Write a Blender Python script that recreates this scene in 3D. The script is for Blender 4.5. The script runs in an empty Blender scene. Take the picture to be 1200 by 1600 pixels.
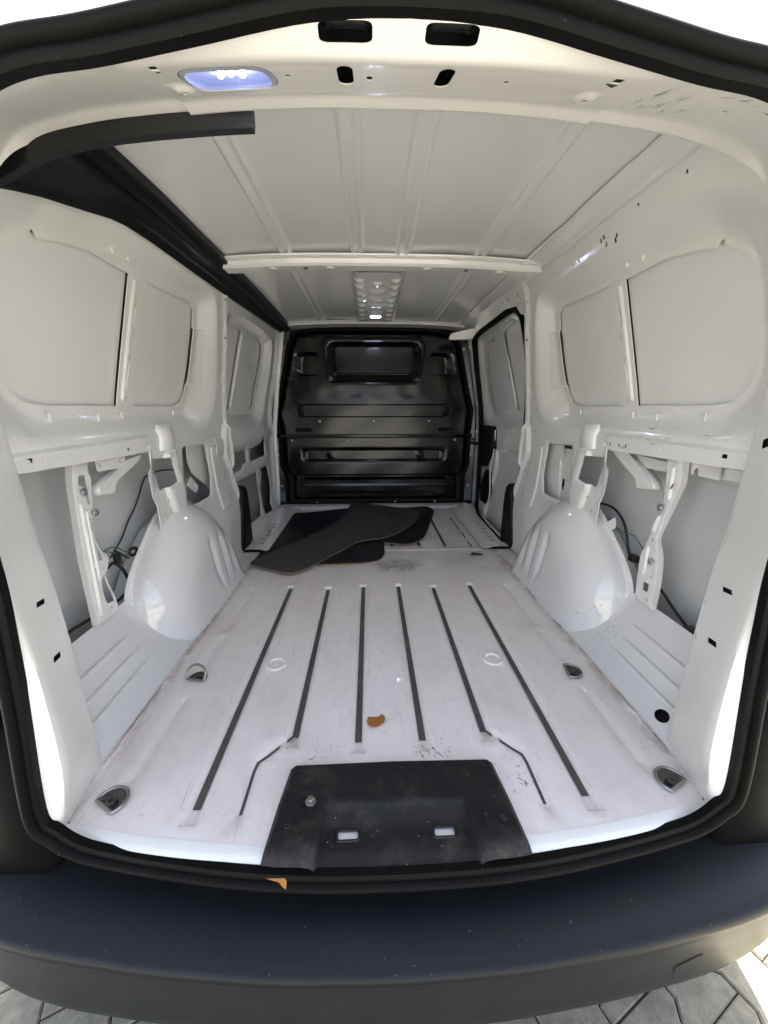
import bpy, bmesh, math, random
import numpy as np
from mathutils import Vector, Matrix
from mathutils.geometry import delaunay_2d_cdt

# ------------------------------------------------------------------ camera, world, sun, exposure
scene = bpy.context.scene
cam_data = bpy.data.cameras.new('camera')
cam = bpy.data.objects.new('camera', cam_data)
scene.collection.objects.link(cam)
cam.location = (-0.045, -0.55, 0.81)
cam.rotation_euler = (math.radians(90 - 15.6), 0, math.radians(-2.1))
cam_data.sensor_fit = 'HORIZONTAL'
cam_data.sensor_width = 36.0
cam_data.lens = 18.0
cam_data.clip_start = 0.02
cam_data.clip_end = 2000
scene.camera = cam
scene.render.resolution_x = 768
scene.render.resolution_y = 1024

SUN_EL = math.radians(50)
SUN_AZ = math.radians(22)          # measured from +Y (van front) towards +X
world = bpy.data.worlds.new('World')
scene.world = world
world.use_nodes = True
wn = world.node_tree
sky = wn.nodes.new('ShaderNodeTexSky')
sky.sky_type = 'NISHITA'
sky.sun_disc = False
sky.sun_elevation = SUN_EL
sky.sun_rotation = SUN_AZ
sky.air_density = 0.7
sky.dust_density = 3.0
sky.ozone_density = 0.4
bg = wn.nodes['Background']
bg.inputs['Strength'].default_value = 0.11
hs = wn.nodes.new('ShaderNodeHueSaturation')
hs.inputs['Saturation'].default_value = 0.55
wn.links.new(sky.outputs['Color'], hs.inputs['Color'])
wn.links.new(hs.outputs['Color'], bg.inputs['Color'])

sd = bpy.data.lights.new('sun', 'SUN')
sd.energy = 4.2
sd.angle = math.radians(0.53)
sd.color = (1.0, 0.93, 0.80)
sun = bpy.data.objects.new('sun', sd)
scene.collection.objects.link(sun)
_dir = Vector((math.sin(SUN_AZ) * math.cos(SUN_EL), math.cos(SUN_AZ) * math.cos(SUN_EL), math.sin(SUN_EL)))
sun.rotation_euler = _dir.to_track_quat('Z', 'Y').to_euler()
sun.location = (0, 6, 8)

vs = scene.view_settings
vs.view_transform = 'Standard'
vs.look = 'None'
vs.gamma = 1.0
vs.exposure = 2.72
scene.render.engine = 'CYCLES'
scene.cycles.max_bounces = 7
scene.cycles.diffuse_bounces = 5
scene.cycles.glossy_bounces = 3
scene.cycles.caustics_reflective = False
scene.cycles.caustics_refractive = False

# ------------------------------------------------------------------ materials
MAT = {}

def new_mat(name, color, rough=0.5, metal=0.0, coat=0.0, spec=0.5):
    m = bpy.data.materials.new(name)
    m.use_nodes = True
    b = m.node_tree.nodes['Principled BSDF']
    b.inputs['Base Color'].default_value = (*color, 1)
    b.inputs['Roughness'].default_value = rough
    b.inputs['Metallic'].default_value = metal
    b.inputs['Coat Weight'].default_value = coat
    b.inputs['Coat Roughness'].default_value = 0.05
    b.inputs['Specular IOR Level'].default_value = spec
    MAT[name] = m
    return m

class NT:
    """short-hand for building node trees"""
    def __init__(s, m):
        s.t = m.node_tree
        s.b = s.t.nodes['Principled BSDF']
        g = s.t.nodes.new('ShaderNodeNewGeometry')
        s.pos = g.outputs['Position']
    def link(s, a, b):
        s.t.links.new(a, b)
    def n(s, kind, **kw):
        nd = s.t.nodes.new(kind)
        for k, v in kw.items():
            setattr(nd, k, v)
        return nd
    def scale(s, v, off=(0, 0, 0)):
        nd = s.n('ShaderNodeMapping')
        nd.inputs['Scale'].default_value = v
        nd.inputs['Location'].default_value = off
        s.link(s.pos, nd.inputs['Vector'])
        return nd.outputs['Vector']
    def noise(s, sc, detail=4, rough=0.6, vec=(1, 1, 1), off=(0, 0, 0), dist=0.0):
        nd = s.n('ShaderNodeTexNoise')
        nd.inputs['Scale'].default_value = sc
        nd.inputs['Detail'].default_value = detail
        nd.inputs['Roughness'].default_value = rough
        nd.inputs['Distortion'].default_value = dist
        s.link(s.scale(vec, off), nd.inputs['Vector'])
        return nd.outputs['Fac']
    def ramp(s, v, lo, hi, a=0.0, b=1.0):
        nd = s.n('ShaderNodeMapRange')
        nd.interpolation_type = 'SMOOTHSTEP'
        nd.inputs['From Min'].default_value = lo
        nd.inputs['From Max'].default_value = hi
        nd.inputs['To Min'].default_value = a
        nd.inputs['To Max'].default_value = b
        s.link(v, nd.inputs['Value'])
        return nd.outputs['Result']
    def math(s, op, a, b):
        nd = s.n('ShaderNodeMath', operation=op)
        for i, v in enumerate((a, b)):
            if isinstance(v, (int, float)):
                nd.inputs[i].default_value = v
            else:
                s.link(v, nd.inputs[i])
        return nd.outputs[0]
    def near(s, c, r, sc=(1, 1, 1)):
        """1 at point c, falling to 0 at radius r"""
        d = s.n('ShaderNodeVectorMath', operation='DISTANCE')
        s.link(s.scale(sc), d.inputs[0])
        d.inputs[1].default_value = tuple(a * b for a, b in zip(c, sc))
        return s.ramp(d.outputs['Value'], r * 0.35, r, 1.0, 0.0)
    def mix(s, fac, a, b):
        nd = s.n('ShaderNodeMix', data_type='RGBA')
        if isinstance(fac, (int, float)):
            nd.inputs[0].default_value = fac
        else:
            s.link(fac, nd.inputs[0])
        for sock, v in ((nd.inputs[6], a), (nd.inputs[7], b)):
            if isinstance(v, tuple):
                sock.default_value = (*v, 1)
            else:
                s.link(v, sock)
        return nd.outputs[2]
    def bump(s, h, strength, dist=0.002):
        nd = s.n('ShaderNodeBump')
        nd.inputs['Strength'].default_value = strength
        nd.inputs['Distance'].default_value = dist
        s.link(h, nd.inputs['Height'])
        s.link(nd.outputs['Normal'], s.b.inputs['Normal'])
    def dash(s, sc, ang, stretch, lo, off=(0, 0, 0)):
        """short straight rub marks at one angle in the XY plane"""
        mp_ = s.n('ShaderNodeMapping', vector_type='TEXTURE')
        mp_.inputs['Rotation'].default_value = (0, 0, ang)
        mp_.inputs['Scale'].default_value = (1, stretch, 1)
        mp_.inputs['Location'].default_value = off
        s.link(s.pos, mp_.inputs['Vector'])
        nd = s.n('ShaderNodeTexNoise')
        nd.inputs['Scale'].default_value = sc; nd.inputs['Detail'].default_value = 1.0
        s.link(mp_.outputs['Vector'], nd.inputs['Vector'])
        return s.ramp(nd.outputs['Fac'], lo, lo + 0.03)
    def lines(s, sc, vec, th, dist=1.5, off=(0, 0, 0)):
        """thin broken scratches: narrow level band of a stretched noise"""
        v = s.noise(sc, 2, 0.5, vec, off, dist)
        d = s.math('ABSOLUTE', s.math('SUBTRACT', v, 0.5), 0.0)
        return s.ramp(d, 0.0, th, 1.0, 0.0)

def paint(name, color, rough, coat, dirt=0.25, scuffs=(), dirtcol=(0.40, 0.37, 0.33), wave=(9, 0.05)):
    m = new_mat(name, color, rough, 0, coat)
    k = NT(m)
    d = k.ramp(k.noise(2.2, 2, 0.5), 0.3, 0.8, 0.0, dirt)
    col = k.mix(d, color, dirtcol)
    for c, r, sc, nvec, lo in scuffs:
        f = k.math('MULTIPLY', k.near(c, r, sc), k.ramp(k.noise(30, 5, 0.7, nvec, (c[0], 2, 0)), lo, lo + 0.06))
        col = k.mix(k.math('MULTIPLY', f, 0.75), col, (0.10, 0.095, 0.09))
    k.link(col, k.b.inputs['Base Color'])
    k.bump(k.noise(wave[0], 1, 0.5), wave[1], 0.004)
    return m

paint('white_paint', (0.84, 0.835, 0.81), 0.16, 0.7, 0.12)
paint('header_paint', (0.83, 0.82, 0.78), 0.22, 0.5, 0.16, scuffs=(
    ((0.335, 0.07, 1.20), 0.045, (1, 0.55, 1), (5.0, 0.55, 1), 0.56),
    ((0.375, 0.09, 1.20), 0.045, (1, 0.55, 1), (4.4, 0.5, 1), 0.58),
    ((0.44, 0.05, 1.18), 0.06, (0.8, 0.9, 1), (1.2, 3.0, 1), 0.60),
    ((0.692, 0.188, 0.38), 0.28, (11, 11, 1), (2, 2, 0.9), 0.60),
    ((0.655, 0.10, 0.30), 0.22, (1, 2, 1), (2.5, 2.5, 2.5), 0.68),
    ((-0.655, 0.10, 0.45), 0.25, (1, 2, 1), (1.0, 4.0, 4.0), 0.70)))
paint('side_paint', (0.83, 0.825, 0.795), 0.17, 0.7, 0.10, scuffs=(
    ((0.80, 0.76, 0.70), 0.16, (1, 0.5, 4.0), (1, 0.5, 4.0), 0.58),
    ((0.80, 0.50, 0.735), 0.14, (1, 0.5, 4.0), (1, 0.8, 3.0), 0.62)))
paint('grey_primer', (0.81, 0.807, 0.785), 0.24, 0.35, 0.14, wave=(3.2, 0.5))
paint('roof_primer', (0.80, 0.796, 0.775), 0.20, 0.4, 0.12, wave=(3.2, 0.4))
paint('skin_paint', (0.66, 0.67, 0.67), 0.45, 0.0, 0.35)
paint('arch_paint', (0.83, 0.82, 0.81), 0.11, 0.9, 0.12, scuffs=(
    ((0.69, 0.60, 0.07), 0.16, (1, 1, 1.3), (3, 3, 3), 0.60),
    ((-0.72, 0.86, 0.46), 0.05, (1, 1, 1), (2, 2, 2), 0.50)))

# worn load-floor paint
m = new_mat('floor_paint', (0.70, 0.665, 0.675), 0.32, 0, 0.15)
k = NT(m)
grime = k.math('MAXIMUM', k.ramp(k.noise(2.8, 8, 0.72, (1.2, 0.8, 1)), 0.42, 0.80, 0.0, 0.6), k.ramp(k.noise(34, 6, 0.75, (1.2, 0.8, 1)), 0.5, 0.76, 0.0, 0.5))
streak = k.ramp(k.noise(9, 4, 0.6, (3.0, 0.25, 1)), 0.52, 0.75, 0.0, 0.16)
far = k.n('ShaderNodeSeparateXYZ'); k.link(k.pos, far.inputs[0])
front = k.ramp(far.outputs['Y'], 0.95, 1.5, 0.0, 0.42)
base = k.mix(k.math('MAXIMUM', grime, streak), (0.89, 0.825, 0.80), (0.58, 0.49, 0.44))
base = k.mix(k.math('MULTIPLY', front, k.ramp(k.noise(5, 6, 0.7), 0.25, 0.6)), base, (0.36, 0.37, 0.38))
scr = k.math('MAXIMUM', k.dash(210, 0.10, 40, 0.70), k.dash(230, -0.45, 26, 0.72, (3, 1, 0)))
scr = k.math('MAXIMUM', scr, k.dash(220, 1.25, 24, 0.73, (1, 5, 0)))
scr = k.math('MULTIPLY', scr, k.ramp(k.noise(4, 3), 0.38, 0.58))
base = k.mix(k.math('MULTIPLY', scr, 0.38), base, (0.34, 0.28, 0.26))
chips = k.math('MULTIPLY', k.ramp(k.noise(95, 4, 0.7), 0.66, 0.69), k.ramp(k.noise(3.0, 3, 0.6, (1, 1, 1), (9, 0, 0)), 0.5, 0.66))
base = k.mix(k.math('MULTIPLY', chips, 0.75), base, (0.22, 0.17, 0.15))
# drying water patch behind the boards' corner and scuffs by the sill cover
wet = k.math('MULTIPLY', k.near((0.09, 1.31, 0), 0.17, (1, 1.5, 1)), k.ramp(k.noise(14, 5, 0.7), 0.36, 0.54))
base = k.mix(k.math('MULTIPLY', wet, 0.62), base, (0.20, 0.20, 0.17))
for c, r in (((-0.17, 0.178, 0), 0.05), ((0.10, 0.18, 0), 0.07), ((0.28, 0.12, 0), 0.06)):
    f = k.math('MULTIPLY', k.near(c, r), k.math('MAXIMUM', k.dash(210, c[0] * 2 + .4, 7, 0.66, (c[0] * 9, 0, 0)), k.dash(230, c[0] * 3 - .9, 5, 0.67, (c[0] * 5, 2, 0))))
    base = k.mix(f, base, (0.14, 0.08, 0.07))
# brown line of dirt along both side seams
for sx in (-0.672, 0.672):
    dd = k.math('ABSOLUTE', k.math('SUBTRACT', far.outputs['X'], sx), 0)
    f = k.math('MULTIPLY', k.ramp(dd, 0.0, 0.028, 0.8, 0.0), k.ramp(k.noise(20, 5, 0.7, (1, 0.4, 1)), 0.36, 0.6))
    base = k.mix(f, base, (0.30, 0.24, 0.18))
k.link(base, k.b.inputs['Base Color'])
k.bump(k.noise(22, 5, 0.6), 0.12, 0.003)

def dark(name, color, rough, grain=180, bump=0.25, dust=0.0, dustcol=(0.22, 0.2, 0.17), coat=0.0, dustscale=5, spec=0.5):
    m = new_mat(name, color, rough, 0, coat, spec)
    k = NT(m)
    if dust:
        d = k.ramp(k.noise(dustscale, 6, 0.7), 0.48, 0.78, 0.0, dust)
        sp = k.ramp(k.noise(130, 2, 0.5), 0.74, 0.75, 0.0, min(1, dust * 3.0))
        col = k.mix(d, color, dustcol)
        col = k.mix(sp, col, tuple(min(0.3, c * 4) for c in dustcol))
        k.link(col, k.b.inputs['Base Color'])
    k.bump(k.noise(grain, 2, 0.5), bump, 0.0006)
    return m

dark('black_plastic', (0.007, 0.007, 0.0075), 0.55, 260, 0.4, 0.15, (0.03, 0.028, 0.025), spec=0.25)
dark('sill_plastic', (0.011, 0.011, 0.0115), 0.5, 260, 0.8, 0.7, (0.065, 0.058, 0.049), dustscale=14, spec=0.3)
dark('bumper_plastic', (0.0098, 0.0110, 0.0132), 0.36, 420, 0.5, 0.20, (0.03, 0.03, 0.03), spec=0.24)
dark('corner_plastic', (0.003, 0.003, 0.0032), 0.5, 300, 0.5, spec=0.05)
dark('rubber', (0.0045, 0.0045, 0.0044), 0.5, 120, 0.3, 0.15, (0.02, 0.018, 0.014), spec=0.09)
dark('trim_black', (0.006, 0.006, 0.0065), 0.42, 90, 0.3, 0.1, (0.02, 0.02, 0.02), spec=0.4)
dark('cable_black', (0.010, 0.010, 0.012), 0.4, 90, 0.2)
dark('ecoat_shade', (0.012, 0.012, 0.012), 0.7, 60, 0.2)  # near-black colour stands for the shade inside cavities and behind holes
dark('strip_grey', (0.075, 0.078, 0.070), 0.42, 90, 0.4, 0.6, (0.25, 0.21, 0.16), dustscale=9)
dark('bulkhead_black', (0.0035, 0.0032, 0.0030), 0.18, 12, 0.05, 0.30, (0.012, 0.009, 0.007), coat=0.0, dustscale=4, spec=0.42)
dark('bulkhead_glass', (0.003, 0.003, 0.004), 0.17, 20, 0.02)
dark('board_face', (0.008, 0.009, 0.012), 0.42, 160, 0.25, 0.25, (0.03, 0.03, 0.03), dustscale=6)
dark('board_back', (0.05, 0.05, 0.049), 0.55, 160, 0.3, 0.4, (0.10, 0.095, 0.085), dustscale=5)
dark('board_edge', (0.26, 0.16, 0.08), 0.8, 200, 0.6, 0.5, (0.08, 0.05, 0.03), dustscale=20)
dark('leaf_brown', (0.36, 0.15, 0.035), 0.7, 90, 0.7, 0.7, (0.16, 0.06, 0.02), dustscale=60)
dark('green_wire', (0.05, 0.16, 0.05), 0.45)
dark('red_paint', (0.22, 0.02, 0.015), 0.5)
new_mat('steel', (0.42, 0.41, 0.40), 0.30, 1.0)
new_mat('dark_steel', (0.13, 0.13, 0.13), 0.32, 1.0)
new_mat('galvanised', (0.60, 0.60, 0.60), 0.38, 0.9)
lens = new_mat('lamp_lens', (0.75, 0.78, 0.9), 0.12, 0, 0)
lens.node_tree.nodes['Principled BSDF'].inputs['Alpha'].default_value = 0.16
lens.node_tree.nodes['Principled BSDF'].inputs['Specular IOR Level'].default_value = 0.2
led = new_mat('led_light', (0.8, 0.85, 1), 0.4)
lb = led.node_tree.nodes['Principled BSDF']
lb.inputs['Emission Color'].default_value = (0.62, 0.70, 1.0, 1)
lb.inputs['Emission Strength'].default_value = 30.0
glow = new_mat('lamp_diffuser', (0.16, 0.18, 0.26), 0.3)
gb = glow.node_tree.nodes['Principled BSDF']
gb.inputs['Emission Color'].default_value = (0.30, 0.38, 1.0, 1)
gb.inputs['Emission Strength'].default_value = 0.07
m = new_mat('reflector_grey', (0.30, 0.31, 0.36), 0.2)

# concrete pavers
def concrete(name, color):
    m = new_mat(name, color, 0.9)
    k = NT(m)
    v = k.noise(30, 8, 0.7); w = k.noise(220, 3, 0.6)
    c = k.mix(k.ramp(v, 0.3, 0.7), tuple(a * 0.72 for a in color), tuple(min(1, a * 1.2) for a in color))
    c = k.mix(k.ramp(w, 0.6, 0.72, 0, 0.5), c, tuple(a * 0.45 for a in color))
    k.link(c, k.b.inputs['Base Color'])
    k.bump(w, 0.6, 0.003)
concrete('paver_concrete', (0.30, 0.28, 0.215))  # colour lowered below the ground beyond, to carry the van's shade
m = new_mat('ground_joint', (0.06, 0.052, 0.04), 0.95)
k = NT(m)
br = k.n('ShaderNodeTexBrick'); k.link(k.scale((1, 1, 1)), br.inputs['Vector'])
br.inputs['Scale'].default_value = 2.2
br.inputs['Color1'].default_value = (0.39, 0.38, 0.34, 1); br.inputs['Color2'].default_value = (0.36, 0.35, 0.31, 1)  # paving beyond kept lighter than the near pavers, to bounce more light
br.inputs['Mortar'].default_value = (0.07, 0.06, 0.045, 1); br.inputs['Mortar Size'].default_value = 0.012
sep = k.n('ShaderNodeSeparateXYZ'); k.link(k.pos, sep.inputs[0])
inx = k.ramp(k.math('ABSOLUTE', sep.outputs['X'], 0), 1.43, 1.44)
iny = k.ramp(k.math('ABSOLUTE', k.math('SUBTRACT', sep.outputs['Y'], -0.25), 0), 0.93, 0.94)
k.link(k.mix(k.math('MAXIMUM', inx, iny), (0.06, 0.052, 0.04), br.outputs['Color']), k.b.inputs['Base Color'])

# ------------------------------------------------------------------ mesh helpers
COL = scene.collection

def link(name, mesh, mat, parent=None, sharp=35):
    o = bpy.data.objects.new(name, mesh)
    COL.objects.link(o)
    if mat is not None and len(mesh.materials) == 0:
        mesh.materials.append(MAT[mat])
    if sharp is not None:
        mesh.polygons.foreach_set('use_smooth', [True] * len(mesh.polygons))
        mesh.set_sharp_from_angle(angle=math.radians(sharp))
    if parent is not None:
        set_parent(o, parent)
    return o

def set_parent(o, parent):
    o.parent = parent
    if parent is not None and parent.type == 'EMPTY':
        o.matrix_parent_inverse = Matrix.Translation(-parent.location)

def mk(name, verts, faces, mat, parent=None, sharp=35, thick=0.0):
    me = bpy.data.meshes.new(name)
    me.from_pydata([tuple(map(float, v)) for v in verts], [], faces)
    me.validate(); me.update()
    o = link(name, me, mat, parent, sharp)
    if thick:
        md = o.modifiers.new('thickness', 'SOLIDIFY'); md.thickness = thick; md.offset = 0.0
    return o

def shared(src, loc, rot=(0, 0, 0), parent=None, scale=(1, 1, 1)):
    o = src.copy(); COL.objects.link(o)
    o.location = loc; o.rotation_euler = rot; o.scale = scale; set_parent(o, parent)
    return o

def inside(poly, a, b):
    p = np.asarray(poly, float); c = np.zeros(len(a), bool)
    x1, y1 = p[:, 0], p[:, 1]; x2, y2 = np.roll(x1, -1), np.roll(y1, -1)
    for i in range(len(p)):
        cond = (y1[i] > b) != (y2[i] > b)
        with np.errstate(divide='ignore', invalid='ignore'):
            xi = (x2[i] - x1[i]) * (b - y1[i]) / (y2[i] - y1[i]) + x1[i]
        c ^= cond & (a < xi)
    return c

def sdist(poly, a, b):
    """signed distance, positive inside"""
    p = np.asarray(poly, float); q = np.roll(p, -1, 0)
    d = np.full(len(a), 1e9)
    for (x1, y1), (x2, y2) in zip(p, q):
        dx, dy = x2 - x1, y2 - y1
        L = dx * dx + dy * dy + 1e-15
        t = np.clip(((a - x1) * dx + (b - y1) * dy) / L, 0, 1)
        d = np.minimum(d, np.hypot(a - x1 - t * dx, b - y1 - t * dy))
    return np.where(inside(poly, a, b), d, -d)

def sstep(t):
    t = np.clip(t, 0, 1); return t * t * (3 - 2 * t)

def fillet(pts, r, n=5):
    """polygon with rounded corners"""
    out = []; N = len(pts)
    for i in range(N):
        p0 = np.array(pts[i - 1], float); p = np.array(pts[i], float); p1 = np.array(pts[(i + 1) % N], float)
        rr = r[i] if isinstance(r, (list, tuple)) else r
        u = p0 - p; v = p1 - p; lu = np.linalg.norm(u); lv = np.linalg.norm(v)
        d = min(rr, lu * 0.48, lv * 0.48)
        if d < 1e-5:
            out.append(tuple(p)); continue
        s = p + u / lu * d; e = p + v / lv * d
        for k_ in range(n + 1):
            t = k_ / n
            out.append(tuple((1 - t) ** 2 * s + 2 * t * (1 - t) * p + t * t * e))
    return out

def stadium(p, q, r, n=6):
    p = np.array(p, float); q = np.array(q, float); d = (q - p) / (np.linalg.norm(q - p) + 1e-12)
    nrm = np.array([-d[1], d[0]]); out = []
    for c, s in ((q, 0), (p, math.pi)):
        for i in range(n + 1):
            t = -math.pi / 2 + math.pi * i / n
            v = d * math.cos(t) + nrm * math.sin(t)
            out.append(tuple(c + (v if s == 0 else -v) * r))
    return out

def circ(c, r, n=12, ry=None):
    return [(c[0] + r * math.cos(2 * math.pi * i / n), c[1] + (ry or r) * math.sin(2 * math.pi * i / n)) for i in range(n)]

def rect(c, w, h, r=0.0, ang=0.0):
    p = [(-w / 2, -h / 2), (w / 2, -h / 2), (w / 2, h / 2), (-w / 2, h / 2)]
    ca, sa = math.cos(ang), math.sin(ang)
    p = [(c[0] + x * ca - y * sa, c[1] + x * sa + y * ca) for x, y in p]
    return fillet(p, r) if r else p

def inset(poly, d):
    p = np.asarray(poly, float)
    area = 0.5 * np.sum(p[:, 0] * np.roll(p[:, 1], -1) - np.roll(p[:, 0], -1) * p[:, 1])
    s = 1 if area > 0 else -1
    e = np.roll(p, -1, 0) - p; L = np.linalg.norm(e, axis=1, keepdims=True) + 1e-12
    nn = np.stack([-e[:, 1], e[:, 0]], 1) / L * s
    m_ = nn + np.roll(nn, 1, 0); m_ /= (np.linalg.norm(m_, axis=1, keepdims=True) + 1e-9)
    return [tuple(v) for v in p + m_ * d]

def dens(poly, step, closed=True):
    out = []; N = len(poly)
    for i in range(N if closed else N - 1):
        p = np.array(poly[i], float); q = np.array(poly[(i + 1) % N], float)
        n = max(1, int(math.ceil(np.linalg.norm(q - p) / step)))
        for k_ in range(n):
            out.append(tuple(p + (q - p) * k_ / n))
    if not closed:
        out.append(tuple(poly[-1]))
    return out

def spl(pts, n=6, closed=False):
    """catmull-rom resample"""
    P = np.asarray(pts, float); N = len(P); out = []
    for i in range(N if closed else N - 1):
        if closed:
            p0, p1, p2, p3 = P[i - 1], P[i], P[(i + 1) % N], P[(i + 2) % N]
        else:
            p0, p1, p2, p3 = P[max(i - 1, 0)], P[i], P[i + 1], P[min(i + 2, N - 1)]
        for k_ in range(n):
            t = k_ / n
            out.append(0.5 * (2 * p1 + (p2 - p0) * t + (2 * p0 - 5 * p1 + 4 * p2 - p3) * t * t + (3 * p1 - p0 - 3 * p2 + p3) * t ** 3))
    if not closed:
        out.append(P[-1])
    return np.array(out)

def sheet(name, outer, holes, fn, mat, parent=None, grid=0.03, lines=(), thick=0.0, sharp=35):
    """pressed sheet: 2-D outline with holes, triangulated and mapped to 3-D by fn(a, b)"""
    V = []; E = []
    def add(loop, closed=True):
        s = len(V); V.extend(loop); n = len(loop)
        E.extend((s + i, s + (i + 1) % n) for i in range(n if closed else n - 1))
    o_d = dens(outer, grid)
    add(o_d)
    for h in holes:
        add(dens(h, grid))
    for l in lines:
        add(dens(l, grid))
    O = np.array(outer)
    lo, hi = O.min(0), O.max(0)
    ga, gb = np.meshgrid(np.arange(lo[0] + grid * 0.5, hi[0], grid), np.arange(lo[1] + grid * 0.5, hi[1], grid))
    ga, gb = ga.ravel(), gb.ravel()
    kp = sdist(outer, ga, gb) > grid * 0.3
    for h in holes:
        kp &= sdist(h, ga, gb) < -grid * 0.2
    V.extend(zip(ga[kp].tolist(), gb[kp].tolist()))
    vs_, es_, fs_, _, _, _ = delaunay_2d_cdt([Vector((float(x), float(y))) for x, y in V], E, [], 0, 1e-6)
    A = np.array([(v.x, v.y) for v in vs_])
    F = np.array([f for f in fs_ if len(f) == 3])
    cen = A[F].mean(1)
    ok = inside(outer, cen[:, 0], cen[:, 1])
    for h in holes:
        ok &= ~inside(h, cen[:, 0], cen[:, 1])
    F = F[ok]
    used = np.unique(F); mp = -np.ones(len(A), int); mp[used] = np.arange(len(used))
    A = A[used]; F = mp[F]
    X, Y, Z = fn(A[:, 0], A[:, 1])
    P = np.stack([np.broadcast_to(X, len(A)), np.broadcast_to(Y, len(A)), np.broadcast_to(Z, len(A))], 1)
    if thick:
        fa = P[F]; fn_ = np.cross(fa[:, 1] - fa[:, 0], fa[:, 2] - fa[:, 0])
        vn = np.zeros_like(P)
        for j in range(3):
            np.add.at(vn, F[:, j], fn_)
        vn /= np.linalg.norm(vn, axis=1, keepdims=True) + 1e-15
        n = len(P)
        ed = {}
        for t in F.tolist():
            for i in range(3):
                e = (t[i], t[(i + 1) % 3])
                if (e[1], e[0]) in ed:
                    del ed[(e[1], e[0])]
                else:
                    ed[e] = 1
        quads = [(e[1], e[0], e[0] + n, e[1] + n) for e in ed]
        P = np.concatenate([P + vn * thick / 2, P - vn * thick / 2])
        faces = F.tolist() + (F[:, ::-1] + n).tolist() + quads
        return mk(name, P.tolist(), faces, mat, parent, sharp)
    return mk(name, P.tolist(), F.tolist(), mat, parent, sharp)

def loft(name, rows, mat, parent=None, sharp=35, closed=False, thick=0.0):
    R = np.asarray(rows, float); n, m_ = R.shape[:2]
    F = []
    for i in range(n - 1):
        for j in range(m_ if closed else m_ - 1):
            k_ = (j + 1) % m_
            F.append((i * m_ + j, i * m_ + k_, (i + 1) * m_ + k_, (i + 1) * m_ + j))
    return mk(name, R.reshape(-1, 3), F, mat, parent, sharp, thick)

def tube(name, pts, r, mat, parent=None, n=8, smooth=6, closed=False):
    P = spl(pts, smooth, closed) if smooth else np.asarray(pts, float)
    N = len(P); V = []; F = []
    T = np.gradient(P, axis=0) if not closed else np.roll(P, -1, 0) - np.roll(P, 1, 0)
    T /= np.linalg.norm(T, axis=1, keepdims=True) + 1e-12
    ref = np.array([0.0, 0.0, 1.0]) if abs(T[0][2]) < 0.9 else np.array([1.0, 0, 0])
    u = np.cross(T[0], ref); u /= np.linalg.norm(u)
    for i in range(N):
        u = u - T[i] * (u @ T[i]); u /= np.linalg.norm(u) + 1e-12
        w = np.cross(T[i], u)
        rr = r[i] if hasattr(r, '__len__') else r
        for j in range(n):
            a = 2 * math.pi * j / n
            V.append(P[i] + rr * (u * math.cos(a) + w * math.sin(a)))
    M = N if closed else N - 1
    for i in range(M):
        for j in range(n):
            a, b = i * n + j, i * n + (j + 1) % n
            c, d = ((i + 1) % N) * n + (j + 1) % n, ((i + 1) % N) * n + j
            F.append((a, b, c, d))
    if not closed:
        F.append(tuple(range(n))[::-1]); F.append(tuple(range((N - 1) * n, N * n)))
    return mk(name, V, F, mat, parent, 50)

def box(name, lo, hi, mat, parent=None, bevel=0.0):
    bm = bmesh.new()
    bmesh.ops.create_cube(bm, size=1)
    for v in bm.verts:
        v.co = Vector([l + (h - l) * (c + 0.5) for l, h, c in zip(lo, hi, v.co)])
    if bevel:
        bmesh.ops.bevel(bm, geom=bm.edges[:], offset=bevel, segments=2, affect='EDGES', profile=0.5)
    me = bpy.data.meshes.new(name); bm.to_mesh(me); bm.free()
    return link(name, me, mat, parent, 40)

def prism(name, poly, fn0, fn1, mat, parent=None, sharp=35):
    """solid between two mappings of one polygon"""
    n = len(poly); V = [fn0(*p) for p in poly] + [fn1(*p) for p in poly]
    F = [tuple(range(n))[::-1], tuple(range(n, 2 * n))] + [(i, (i + 1) % n, n + (i + 1) % n, n + i) for i in range(n)]
    return mk(name, V, F, mat, parent, sharp)

def lathe(name, prof, mat, parent=None, n=16):
    """profile (r, z) round z"""
    V = []; F = []
    for r, z in prof:
        for j in range(n):
            a = 2 * math.pi * j / n; V.append((r * math.cos(a), r * math.sin(a), z))
    for i in range(len(prof) - 1):
        for j in range(n):
            F.append((i * n + j, i * n + (j + 1) % n, (i + 1) * n + (j + 1) % n, (i + 1) * n + j))
    F.append(tuple(range((len(prof) - 1) * n, len(prof) * n)))
    return mk(name, V, F, mat, parent, 40)

def empty(name, loc, label, cat, group=None):
    o = bpy.data.objects.new(name, None); COL.objects.link(o); o.location = loc
    o.empty_display_size = 0.1
    o['label'] = label; o['category'] = cat
    if group: o['group'] = group
    return o

def tag(o, label, cat, group=None):
    o['label'] = label; o['category'] = cat
    if group: o['group'] = group
    return o

def softpos(x, w=0.05):
    return w * np.logaddexp(0, np.asarray(x, float) / w)

def wx(Z):
    """half width of the inner side-wall plane at height Z"""
    return 0.80 - 0.19 * softpos(np.asarray(Z, float) - 0.72)

rng = random.Random(7)

# ================================================================== GROUND
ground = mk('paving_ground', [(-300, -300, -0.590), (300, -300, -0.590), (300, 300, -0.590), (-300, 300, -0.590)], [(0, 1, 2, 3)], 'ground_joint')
ground['kind'] = 'structure'
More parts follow.
